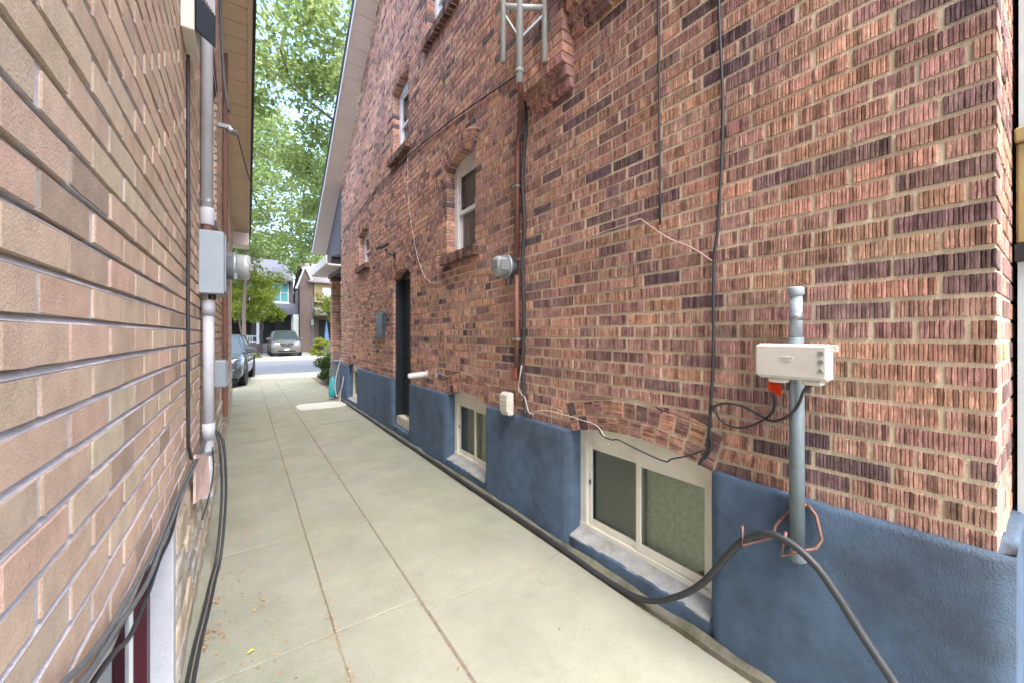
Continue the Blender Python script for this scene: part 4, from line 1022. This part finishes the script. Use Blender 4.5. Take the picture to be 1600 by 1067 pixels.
for i, (o, lb) in enumerate(((0, 'black hose lying along the foot of the left wall, nearer the wall'), (.022, 'black hose lying along the foot of the left wall, nearer the slabs'))):
    cable('ground_hose', [(-.20 + o * .3, 3.32, .80), (-.165 + o * .5, 3.25, .80), (-.14 + o, 3.2, .72), (-.125 + o, 3.15, .45), (-.135 + o, 3.08, .2), (-.15 + o, 3.0, .05), (-.165 + o, 2.85, .018), (-.175 + o, 2.6, .015), (-.195 + o, 2.2, .015), (-.20 + o, 1.6, .015), (-.19 + o, .6, .015), (-.19 + o, -1, .015)], .008, 'black_cable', lb, 8, 6, 'hoses along the left wall')
cable('thin_wire', [(-.165, 3.0, .76), (-.16, 3.0, .62), (-.175, 2.95, .50), (-.20, 2.8, .40)], .004, 'black_cable', 'thin black wire curling past the elbow of the grey conduit', 6)
# brown downspout further along
t = thing('brown_downspout', 'narrow brown downspout on the tan wall beyond the meter box', 'downspout', (LX, 5.9, 0))
part('pipe', MB().bbox([(LX + .005, LX + .055), (5.86, 5.93), (.45, 4.9)], .008), 'brown_pipe', t)
for z in (1.2, 2.6, 4.0): part('strap', MB().box(LX + .0, LX + .06, 5.85, 5.94, z, z + .03), 'brown_pipe', t)
t = thing('hydro_service', 'overhead service wires and insulators under the tan soffit', 'wires', (LX, 5, 3.5))
part('riser', MB().tube(crv([(-.21, 4.95, 5.3), (-.205, 4.95, 4.7), (-.18, 4.98, 4.1), (-.14, 5.0, 3.78)]), .014, 8), 'grey_cable', t, smooth=True)
part('insulator', MB().lathe([(0, .02), (.02, .035), (.05, .035), (.06, .02), (.08, .032), (.1, .02)], (-.16, 5.0, 3.60), (1, 0, -.3), 12), 'galv', t)
part('bracket', MB().box(LX, -.12, 4.98, 5.02, 3.60, 3.64), 'galv', t)
part('wire', MB().tube(crv([(-.07, 5.0, 3.58), (.05, 6.5, 3.62), (.25, 9, 3.9), (1.0, 16, 5.2), (3.0, 27, 7.6)]), .007, 6), 'black_cable', t)
t = thing('wall_box', 'small grey utility box low on the tan wall beyond the grey conduit', 'utility box', (LX, 4.4, 1.0))
part('shell', MB().bbox([(LX, LX + .09), (4.3, 4.5), (.98, 1.22)], .01), 'box_grey', t)
part('cover', MB().bbox([(LX + .091, LX + .10), (4.31, 4.49), (.99, 1.21)], .004), 'box_grey', t)

# ================================================================== SMALL GROUND THINGS
mb = MB(); rg = random.Random(99)
def flake(x, y, z, s, c):
    a = rg.uniform(0, 6.28); tl = rg.uniform(-.3, .3); ca, sa = math.cos(a) * s, math.sin(a) * s
    mb.add([(x - ca, y - sa, z), (x + sa * .45, y - ca * .45, z + s * .25), (x + ca, y + sa, z + s * tl * .4), (x - sa * .45, y + ca * .45, z + s * .1)], [(0, 1, 2, 3)], c)
LC = [(.52, .22, .07), (.45, .25, .10), (.56, .30, .10), (.40, .17, .06), (.50, .34, .16)]
for k in range(1500):
    y = 1.2 + 12 * rg.random() ** 1.3; q = rg.random()
    if q < .30: x = XA + rg.gauss(0, .014)
    elif q < .38: x = XB + rg.gauss(0, .02)
    elif q < .72: x = LX + .04 + abs(rg.gauss(0, .16))
    else: x = rg.uniform(-.1, 1.7); y = rg.choice([v for v in (ls if x < XB else rs) if v > 1]) + rg.gauss(0, .03)
    flake(x, y, .006, rg.uniform(.004, .011), rg.choice(LC))
for (cx, cy, n, sp) in ((.02, 7.0, 40, .10), (-.02, 4.7, 30, .08), (-.02, 3.75, 26, .07), (.0, 3.35, 20, .06), (.05, 2.55, 14, .05), (-.14, 2.35, 22, .04), (-.16, 2.65, 18, .03)):
    for k in range(n): flake(cx + rg.gauss(0, sp), cy + rg.gauss(0, sp * 1.3), .006, rg.uniform(.005, .013), rg.choice(LC))
tag(part('leaf_litter', mb, 'litter'), 'scattered orange leaf crumbs along the slab joints and left wall', 'leaves', kind='stuff')
for (x, y, lb) in ((.02, 2.12, 'larger yellow leaf lying on the slab near the left wall'), (.04, 2.42, 'smaller yellow leaf lying farther along the left slab')):
    m = MB(); s = .016 if y < 2.3 else .009
    m.add([(x - s, y - s * .3, .006), (x, y - s * .55, .010), (x + s, y + s * .3, .007), (x + .2 * s, y + s * .6, .012), (x, y, .006)], [(0, 1, 4), (1, 2, 4), (2, 3, 4), (3, 0, 4)])
    single('fallen_leaf', m, 'yellow_leaf', lb, 'leaf', 'yellow leaves on the slabs')
# bin, teal bag and hose by the porch
t = thing('grey_bin', 'narrow grey bin standing by the porch corner', 'bin', (1.76, 9.65, 0))
part('body', MB().add([(1.69, 9.52, 0), (1.84, 9.52, 0), (1.84, 9.78, 0), (1.69, 9.78, 0), (1.67, 9.50, .82), (1.855, 9.50, .82), (1.855, 9.80, .82), (1.67, 9.80, .82)], [(0, 3, 2, 1), (0, 1, 5, 4), (1, 2, 6, 5), (2, 3, 7, 6), (3, 0, 4, 7), (4, 5, 6, 7)]), 'bin_grey', t)
part('lid', MB().bbox([(1.655, 1.858), (9.485, 9.815), (.822, .87)], .015), 'bin_grey', t)
part('handle', MB().tube([(1.70, 9.49, .80), (1.70, 9.46, .80), (1.82, 9.46, .80), (1.82, 9.49, .80)], .01, 6), 'black_plastic', t)
m = MB(); m.lathe([(0, .05), (.05, .075), (.2, .08), (.36, .06), (.45, .02), (.47, .005)], (1.60, 9.38, .06), (.05, .02, 1), 12)
single('teal_bag', m, 'teal_bag', 'bright teal bag hanging beside the grey bin', 'bag', smooth=True)
cable('garden_hose', [(1.76, 9.2, .95), (1.72, 9.2, .80), (1.66, 9.22, .55), (1.63, 9.2, .3), (1.66, 9.1, .1), (1.72, 8.95, .3), (1.75, 8.9, .55), (1.72, 8.97, .3), (1.70, 9.0, .1), (1.68, 8.9, .015), (1.72, 8.7, .015)], .011, 'pale_wire', 'pale garden hose looped at the far end of the blue base', 8)
t = thing('lantern_box', 'small dark wall lantern under the porch roof', 'light', (1.75, 9.52, 3.2))
part('body', MB().bbox([(1.62, 1.80), (9.50, 9.60), (3.08, 3.20)], .01), 'black_plastic', t)
part('hood', MB().add([(1.56, 9.45, 3.205), (1.80, 9.45, 3.205), (1.80, 9.65, 3.205), (1.56, 9.65, 3.205), (1.80, 9.55, 3.30)], [(0, 1, 4), (1, 2, 4), (2, 3, 4), (3, 0, 4), (0, 3, 2, 1)]), 'gutter_black', t)

# ================================================================== VEGETATION
def leaves(n, centers, spread, size, cols, seed, squash=.75):
    g = np.random.default_rng(seed); C = np.array(centers); idx = g.integers(0, len(C), n)
    sp = np.array(spread)[idx] if hasattr(spread, '__len__') else np.full(n, spread)
    d = g.normal(size=(n, 3)); d /= np.linalg.norm(d, axis=1)[:, None]; rr = g.random(n) ** .45
    P = C[idx] + d * (rr * sp)[:, None] * np.array([1, 1, squash])
    nrm = g.normal(size=(n, 3)) + np.array([0, 0, .8]); nrm /= np.linalg.norm(nrm, axis=1)[:, None]
    a = np.cross(nrm, g.normal(size=(n, 3))); a /= np.linalg.norm(a, axis=1)[:, None]; b = np.cross(nrm, a)
    s = size * g.uniform(.6, 1.3, n)[:, None]
    V = np.stack([P - a * s, P + b * s * .55 + nrm * s * .12, P + a * s, P - b * s * .55 + nrm * s * .12], 1).reshape(-1, 3)
    F = np.arange(4 * n).reshape(n, 4)
    cl = np.array(cols)[g.integers(0, len(cols), n)] * g.uniform(.75, 1.25, n)[:, None]
    m = bpy.data.meshes.new('leaves'); m.from_pydata(V.tolist(), [], F.tolist())
    at = m.color_attributes.new('Col', 'FLOAT_COLOR', 'POINT'); A = np.ones((4 * n, 4), np.float32); A[:, :3] = np.repeat(cl, 4, 0); at.data.foreach_set('color', A.ravel())
    return m
GREEN = [(.15, .21, .085), (.17, .23, .095), (.13, .185, .08), (.19, .245, .11)]
LIME = [(.24, .28, .05), (.18, .25, .05), (.30, .29, .06), (.16, .22, .06)]
DARK = [(.05, .09, .035), (.07, .115, .045), (.09, .13, .05)]
def tree(name, label, x, y, h, cz, rx, rz, n, size, cols, seed, trunk_r=.2, group=None, nl=9, m='leaf_green', clumps=60, csp=.9):
    rg = random.Random(seed); t = thing(name, label, 'tree', (x, y, 0), group)
    mb = MB(); top = cz + rz * .5
    tp = [(x + rg.uniform(-.1, .1) * k, y + rg.uniform(-.1, .1) * k, lerp(-.1, top, k / 5)) for k in range(6)]
    mb.tube(crv(tp, 3), [trunk_r * (1 - .75 * i / 15) for i in range(16)], 9)
    cents = []
    for k in range(nl):
        a = 2.4 * k + rg.uniform(-.3, .3); z0 = lerp(cz - rz * .75, top, k / nl); el = rg.uniform(.15, .8); L = rx * rg.uniform(.7, .98)
        p0 = Vector((lerp(tp[0][0], tp[-1][0], z0 / top), lerp(tp[0][1], tp[-1][1], z0 / top), z0)); e = p0 + Vector((math.cos(a) * L, math.sin(a) * L, el * rz * .6))
        mid = (p0 + e) / 2 + Vector((0, 0, -.1 * L + .2)); r0 = trunk_r * .42
        mb.tube(crv([p0, mid, e], 4), [r0 * (1 - .85 * i / 8) for i in range(9)], 6)
        for j in range(4):
            q = p0.lerp(e, .35 + .16 * j); e2 = q + Vector((rg.uniform(-1, 1), rg.uniform(-1, 1), rg.uniform(-.2, .9))) * rx * .32
            mb.tube([q, (q + e2) / 2 + Vector((0, 0, .06)), e2], [r0 * .35, r0 * .22, r0 * .08], 5); cents.append(tuple(e2))
    for k in range(clumps):
        d = Vector((rg.gauss(0, 1), rg.gauss(0, 1), rg.gauss(0, 1))).normalized() * rg.uniform(.35, 1) ** .6
        cents.append((x + d.x * rx, y + d.y * rx, cz + d.z * rz))
    part('trunk', mb, 'bark', t, smooth=True)
    o = bpy.data.objects.new('crown', leaves(n, cents, [csp * rg.uniform(.6, 1.3) for _ in cents], size, cols, seed)); col.objects.link(o)
    o.data.materials.append(M[m]); o.parent = t; o.location = (-x, -y, 0)
    return t
tree('street_maple', 'tall green maple beyond the porch filling the gap of sky', 4.6, 14.2, 13, 9.3, 4.8, 4.8, 34000, .092, GREEN, 3, .24, nl=11, clumps=70, csp=.95)
tree('street_maple', 'tall green maple beyond the left house whose crown overhangs the gap', -3.2, 14.4, 12, 8.6, 4.2, 4.2, 20000, .092, GREEN, 8, .22, nl=10, clumps=60, csp=.95)
tree('street_maple', 'very tall maple across the street, its trunk left of the parked SUV', .0, 28.9, 16, 10.5, 6.4, 5.6, 30000, .125, GREEN, 41, .12, nl=12, clumps=110, csp=1.25)
tree('young_tree', 'lime green young tree before the slate house across the street', -.1, 31.2, 6, 4.3, 2.1, 2.3, 9000, .10, LIME, 12, .09, nl=7, m='leaf_lime', clumps=34, csp=.62)
tree('ornamental_tree', 'low spreading yellow green tree over the parked grey SUV', 1.0, 34.6, 5, 3.1, 1.5, .8, 4200, .10, LIME, 14, .08, nl=6, m='leaf_lime', clumps=20, csp=.45)
tree('yard_tree', 'small green tree before the brown brick house across the street', 5.6, 31.0, 5, 3.4, 1.3, 1.3, 3600, .10, LIME, 17, .07, nl=6, m='leaf_lime', clumps=18, csp=.5)
tree('background_tree', 'tall tree rising behind the slate house roof', 2.8, 55, 15, 9.5, 5.5, 5.5, 9000, .24, GREEN, 21, .3, clumps=60, csp=1.3, group='trees behind the far houses')
tree('background_tree', 'tall tree rising behind the brown house roof', 11.5, 57, 15, 9, 6, 5.5, 8000, .24, GREEN, 23, .3, clumps=60, csp=1.3, group='trees behind the far houses')
tree('background_tree', 'tall tree seen through the leaves left of the slate house roof', -7, 56, 15, 9.5, 6, 5.5, 8000, .24, GREEN, 25, .3, clumps=60, csp=1.3, group='trees behind the far houses')
def bush(name, label, x, y, z0, rx, rz, n, size, cols, seed, m='leaf_dark'):
    rg = random.Random(seed); t = thing(name, label, 'bush', (x, y, z0)); cents = []; mb = MB()
    for k in range(16):
        d = Vector((rg.gauss(0, 1), rg.gauss(0, 1), abs(rg.gauss(0, 1)))).normalized(); e = (x + d.x * rx * .8, y + d.y * rx * .8, z0 + .08 + d.z * rz * 1.5 + rz * .15); cents.append(e)
        mb.tube([(x + rg.uniform(-.04, .04), y, z0 - .03), (lerp(x, e[0], .5), lerp(y, e[1], .5), lerp(z0, e[2], .62)), e], [.012, .008, .003], 5)
    part('stems', mb, 'bark', t)
    o = bpy.data.objects.new('foliage', leaves(n, cents, [rx * .42 * rg.uniform(.7, 1.3) for _ in cents], size, cols, seed)); col.objects.link(o); o.data.materials.append(M[m]); o.parent = t; o.location = (-x, -y, -z0)
bush('shrub', 'dense dark green shrub beside the brick porch pillar', 2.22, 13.0, .0, .52, .42, 5200, .035, DARK, 31)
bush('flowering_plant', 'loose light green plant above the dark shrub by the porch', 2.5, 13.9, .02, .5, .62, 2200, .04, LIME, 33, 'leaf_lime')
bush('hedge_plant', 'round green bush across the street beside the brown house', 4.4, 30.2, .0, .55, .7, 2500, .07, LIME, 35, 'leaf_lime')
bush('lawn_shrub', 'low green shrub in front of the porch steps across the street', -.1, 29.3, .0, .6, .3, 1600, .07, LIME, 37, 'leaf_lime')

# ================================================================== CARS
def make_car(name, label, loc, rz, body, L, Wd, Ht, belt, hood, cab, roof, emblem=True):
    t = thing(name, label, 'car', loc); t.rotation_euler = (0, 0, rz); h = L / 2
    def lp(nm, mb, m, par=None, smooth=False):
        o = bpy.data.objects.new(nm, mb.mesh(nm, smooth=smooth)); col.objects.link(o); o.data.materials.append(M[m]); o.parent = par or t; return o
    w = Wd / 2; secs = [(-h, .74, .34, hood - .28), (-h + .06, .88, .26, hood - .14), (-h + .30, .96, .22, hood - .04), (-h + .8, .99, .22, hood + .02), (cab[0], 1, .22, belt - .02), (0.3, 1, .22, belt), (cab[1] - .3, 1, .22, belt + .02), (h - .25, .96, .24, belt), (h - .05, .88, .3, belt - .08), (h, .76, .38, belt - .2)]
    vs = []; n = 14
    for (y, k, zb, zt) in secs:
        ww = w * k; half = [(ww * .55, zb), (ww * .93, zb + .02), (ww, zb + .14), (ww * 1.0, lerp(zb, zt, .55)), (ww * .975, zt - .10), (ww * .90, zt - .02), (ww * .5, zt + .015)]
        vs += [(x, y, z) for x, z in half] + [(-x, y, z) for x, z in half[::-1]]
    fs = [(i * n + k, i * n + (k + 1) % n, (i + 1) * n + (k + 1) % n, (i + 1) * n + k) for i in range(len(secs) - 1) for k in range(n)] + [tuple(range(n - 1, -1, -1)), tuple(range((len(secs) - 1) * n, len(secs) * n))]
    bd = lp('body', MB().add(vs, [f[::-1] for f in fs]), body, smooth=True)
    b0, b1 = cab; r0, r1 = roof; bw, rw = w * .88, w * .68; zb = belt - .02; zr = Ht
    Bf = [(-bw, b0, zb), (bw, b0, zb), (bw, b1, zb), (-bw, b1, zb)]; Rf = [(-rw, r0, zr - .06), (rw, r0, zr - .06), (rw, r1, zr - .05), (-rw, r1, zr - .05)]
    lp('windshield', MB().quad(Bf[0], Bf[1], Rf[1], Rf[0]), 'car_glass')
    lp('rear_window', MB().quad(Bf[2], Bf[3], Rf[3], Rf[2]), 'car_glass')
    lp('side_window', MB().quad(Bf[1], Bf[2], Rf[2], Rf[1]), 'car_glass'); lp('side_window', MB().quad(Bf[3], Bf[0], Rf[0], Rf[3]), 'car_glass')
    mb = MB(); rows = []
    for (dy, z, k) in ((0, zr - .06, 1.03), (.05, zr - .02, .95), (.25, zr, .86)): rows.append([(-rw * k, r0 + dy, z), (0, r0 + dy - .03, z + .015), (rw * k, r0 + dy, z)])
    rows += [[(-rw * .86, r1 - .2, zr), (0, r1 - .2, zr + .015), (rw * .86, r1 - .2, zr)], [(-rw * 1.03, r1 + .04, zr - .05), (0, r1 + .06, zr - .035), (rw * 1.03, r1 + .04, zr - .05)]]
    for a, b in zip(rows[:-1], rows[1:]):
        for k in (0, 1): mb.quad(a[k], a[k + 1], b[k + 1], b[k])
    for s in (-1, 1): mb.quad((s * rw * 1.03, r0, zr - .06), (s * rw * 1.03, r1 + .04, zr - .05), (s * rw * .86, r1 - .2, zr), (s * rw * .86, r0 + .25, zr))
    lp('roof', mb, body, smooth=True)
    ym = lerp(b0, b1, .52); yr = lerp(r0, r1, .5)
    for s in (-1, 1):
        for (p, q) in ((Bf[1], Rf[1]), (Bf[2], Rf[2]), ((bw, ym, zb), (rw, yr, zr - .055))):
            lp('pillar', MB().tube([(s * p[0], p[1], p[2]), (s * q[0], q[1], q[2])], .035, 6), body)
    wr = .335
    for s in (-1, 1):
        for y in (-h + .85, h - .85):
            wl = lp('wheel', MB().lathe([(-.11, wr * .62), (-.11, wr * .95), (-.08, wr), (.08, wr), (.11, wr * .95), (.11, wr * .62)], (s * (w - .10), y, wr), (s, 0, 0), 22), 'tyre', smooth=False)
            mb = MB().lathe([(.0, wr * .63), (.075, wr * .63), (.08, wr * .58), (.05, wr * .5), (.055, .02)], (s * (w - .10), y, wr), (s, 0, 0), 18); lp('rim', mb, 'rim', wl)
            for k in range(5):
                a = k * 1.2566; pass
            lp('wheel_arch', MB().lathe([(0, wr * 1.18), (.05, wr * 1.20), (.055, wr * 1.08), (0, wr * 1.06)], (s * (w - .045), y, wr + .02), (s, 0, 0), 22), 'black_plastic')
        lp('mirror', MB().bbox([(min(s * w * .93, s * (w + .19)), max(s * w * .93, s * (w + .19))), (b0 + .22, b0 + .36), (belt - .02, belt + .14)], .03), body)
        x0 = w * .62; hz = hood - .22
        lp('headlight', MB().add([(s * w * .48, -h - .004, hz - .02), (s * w * .84, -h + .10, hz - .03), (s * w * .93, -h + .26, hz + .06), (s * w * .86, -h + .12, hz + .10), (s * w * .5, -h + .03, hz + .06), (s * w * .66, -h - .015, hz + .03)], [(0, 1, 5), (1, 2, 5), (2, 3, 5), (3, 4, 5), (4, 0, 5)]), 'headlight')
        lp('fog_lamp', MB().bbox([(min(s * w * .6, s * w * .82), max(s * w * .6, s * w * .82)), (-h - .0, -h + .1), (.40, .50)], .02), 'black_plastic')
    gz = hood - .24
    lp('grille', MB().prism([(-w * .44, gz + .07), (w * .44, gz + .07), (w * .40, gz - .10), (w * .28, gz - .15), (-w * .28, gz - .15), (-w * .40, gz - .10)], 'y', -h - .02, -h + .12), 'black_plastic')
    for k in range(3): lp('grille_bar', MB().box(-w * .40, w * .40, -h - .028, -h - .018, gz - .08 + k * .06, gz - .065 + k * .06), 'chrome')
    lp('lower_intake', MB().box(-w * .55, w * .55, -h - .012, -h + .1, .30, .40), 'black_plastic')
    lp('bumper', MB().bbox([(-w * .80, w * .80), (-h - .03, -h + .12), (.40, gz - .16)], .03), body)
    if emblem: lp('emblem', MB().lathe([(0, .045), (.01, .045)], (0, -h - .03, gz - .0), (0, -1, 0), 14), 'chrome')
    lp('licence_plate', MB().box(-.15, .15, -h - .045, -h - .032, .42, .52), 'plate')
    lp('underbody', MB().box(-w * .85, w * .85, -h + .15, h - .15, .16, .30), 'black_plastic')
    if Ht > 1.6:
        for s in (-1, 1): lp('roof_rail', MB().tube([(s * rw * .9, r0 + .2, zr + .03), (s * rw * .9, r1 - .1, zr + .03)], .018, 6), 'black_plastic')
    for s in (-1, 1): lp('tail_light', MB().box(min(s * w * .7, s * w * .92), max(s * w * .7, s * w * .92), h - .12, h + .0, belt - .25, belt - .1), 'red_lamp')
    return t
make_car('parked_car', 'dark graphite car poking out past the far end of the left house', (-.74, 15.0, 0), R(-5), 'car_graphite', 4.3, 1.78, 1.46, .93, .92, (-.95, 1.85), (-.2, 1.2), True)
make_car('parked_suv', 'brownish grey SUV parked facing us in the driveway across the street', (2.30, 32.0, .02), 0, 'car_brown', 4.6, 1.86, 1.70, 1.08, 1.06, (-1.15, 2.1), (-.45, 1.75), True)

# ================================================================== HOUSES ACROSS THE STREET
hs = thing('slate_house', 'dark slate grey house with teal windows and white porch railing across the street', 'house', (-1.5, 41, 0))
part('wall', MB().box(-7, 3.6, 40, 49, 0, 6.2), 'far_wall_grey', hs)
mb = MB(); mb.prism([(39.4, 6.15), (44.5, 8.6), (49.6, 6.15), (49.6, 6.3), (44.5, 8.78), (39.4, 6.3)], 'x', -7.3, 3.5)
rf = part('roof', mb, 'far_slate', hs)
part('dormer', MB().add([(2.0, 39.6, 6.2), (3.5, 39.6, 6.2), (3.3, 40.6, 7.5), (2.0, 40.6, 7.5)], [(0, 1, 2, 3)]), 'far_slate', rf)
part('gable', MB().add([(3.6, 40, 6.2), (3.6, 49, 6.2), (3.6, 44.5, 8.6)], [(0, 1, 2)]), 'far_wall_grey', hs)
for (x0, x1) in ((-6.2, -5.0), (-3.9, -2.5), (-1.2, -.4), (.35, 1.55), (2.05, 3.15)):
    wn = part('window', MB().box(x0 - .08, x1 + .08, 39.93, 40.02, 4.3, 6.05), 'siding_white', hs)
    xm = (x0 + x1) / 2
    for (a, b) in ((x0, xm - .03), (xm + .03, x1)):
        for (c, d_) in ((4.4, 5.15), (5.22, 5.95)): part('pane', MB().box(a, b, 39.915, 39.928, c, d_), 'teal_blind', wn)
    part('sill', MB().box(x0 - .15, x1 + .15, 39.85, 40.0, 4.2, 4.295), 'siding_white', wn)
part('porch_roof', MB().prism([(37.0, 3.15), (39.99, 4.25), (39.99, 3.1), (37.0, 3.05)], 'x', -7.2, 3.9), 'far_slate', hs)
part('porch_floor', MB().box(-7, 3.4, 37.2, 39.99, 0, .75), 'far_brick', hs)
for x in (-6.8, -3.4, .75, 3.2): part('column', MB().box(x, x + .2, 37.25, 37.45, .75, 3.1), 'siding_white', hs)
rl_ = part('railing', MB().box(-6.6, .75, 37.3, 37.38, 1.28, 1.36).box(-6.6, .75, 37.3, 37.38, .82, .88), 'siding_white', hs)
mb = None; x = -2.9
base_m = MB().box(-.03, .03, 37.315, 37.365, .88, 1.28).mesh('baluster')
base_m.materials.append(M['siding_white'])
for k in range(46):
    x = -6.5 + k * .155
    if -3.45 < x < -3.15 or x > .7: continue
    o = bpy.data.objects.new('baluster', base_m); col.objects.link(o); o.parent = rl_; o.location = (x, 0, 0)
part('door', MB().box(1.3, 2.15, 39.92, 40.02, .76, 2.75), 'dark_door', hs)
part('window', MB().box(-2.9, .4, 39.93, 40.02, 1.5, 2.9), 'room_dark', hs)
st = part('steps', MB().box(.98, 2.3, 36.0, 36.3, 0, .19).box(.98, 2.3, 36.3, 36.6, 0, .38).box(.98, 2.3, 36.6, 36.9, 0, .57).box(.98, 2.3, 36.9, 37.2, 0, .74), 'shingle_grey', hs)
part('handrail', MB().tube([(1.0, 35.9, .02), (1.0, 35.9, .9), (1.0, 37.25, 1.55)], .025, 6), 'gutter_black', st)
part('planter_wall', MB().box(-6, .85, 35.2, 35.5, 0, .42), 'far_brick', hs)
hb = thing('brown_house', 'brown brick house with tan upper bay and pale gable trim across the street', 'house', (6.5, 40, 0))
part('wall', MB().box(3.72, 10, 36.5, 46, 0, 5.3), 'far_brick', hb)
part('gable', MB().prism([(3.72, 0), (4.75, 0), (4.75, 5.6), (4.1, 6.9), (3.72, 6.2)], 'y', 36.0, 37.2), 'far_brick', hb)
part('bargeboard', MB().prism([(3.35, 5.2), (3.5, 5.2), (4.1, 7.0), (4.05, 7.15)], 'y', 35.85, 36.0), 'siding_white', hb)
part('bargeboard', MB().prism([(4.05, 7.15), (4.1, 7.0), (4.55, 5.85), (4.72, 5.85)], 'y', 35.852, 36.002), 'siding_white', hb)
part('roof', MB().add([(4.3, 35.6, 5.85), (10.3, 35.6, 5.85), (10.3, 41, 8.2), (4.1, 41, 8.2), (4.3, 35.6, 5.75), (10.3, 35.6, 5.75)], [(0, 1, 2, 3), (0, 4, 5, 1)]).add([(10.3, 46.4, 5.85), (4.1, 46.4, 5.85), (4.1, 41, 8.2), (10.3, 41, 8.2)], [(0, 1, 2, 3)]), 'shingle_grey', hb)
part('bay', MB().box(4.76, 8.0, 35.9, 36.6, 4.15, 5.75), 'far_tan', hb)
wn = part('window', MB().box(5.3, 6.5, 35.83, 35.91, 4.35, 5.45), 'far_tan', hb)
part('pane', MB().box(5.38, 5.87, 35.815, 35.829, 4.42, 5.38), 'blind_sky_sheen', wn); part('pane', MB().box(5.93, 6.42, 35.815, 35.829, 4.42, 5.38), 'blind_sky_sheen', wn)
part('porch_roof', MB().prism([(34.6, 3.0), (36.4, 3.9), (36.4, 3.0)], 'x', 4.76, 9), 'shingle_grey', hb)
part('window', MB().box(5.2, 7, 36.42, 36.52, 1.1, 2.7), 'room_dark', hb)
part('door', MB().box(7.6, 8.5, 36.42, 36.52, .2, 2.3), 'dark_door', hb)
part('meter', MB().bbox([(4.5, 4.72), (35.8, 36.0), (2.2, 2.7)], .03), 'box_grey', hb)
part('downspout', MB().box(4.62, 4.70, 35.93, 36.0, 0, 4.6), 'bin_grey', hb)
single('side_gate', MB().box(3.25, 3.65, 36.2, 36.3, 0, 3.1).box(3.25, 3.66, 36.15, 36.2, .3, .4).box(3.25, 3.66, 36.15, 36.2, 2.6, 2.7), 'siding_white', 'tall white siding strip between the slate and brown houses', 'gate')
single('patio_umbrella', MB().lathe([(0, .03), (.7, .03), (.72, .17), (.9, .20), (1.5, .13), (2.2, .05), (2.35, .03), (2.5, .02)], (4.95, 31.2, 0), (0, 0, 1), 10), 'blue_cloth', 'blue folded patio umbrella standing across the street', 'umbrella')
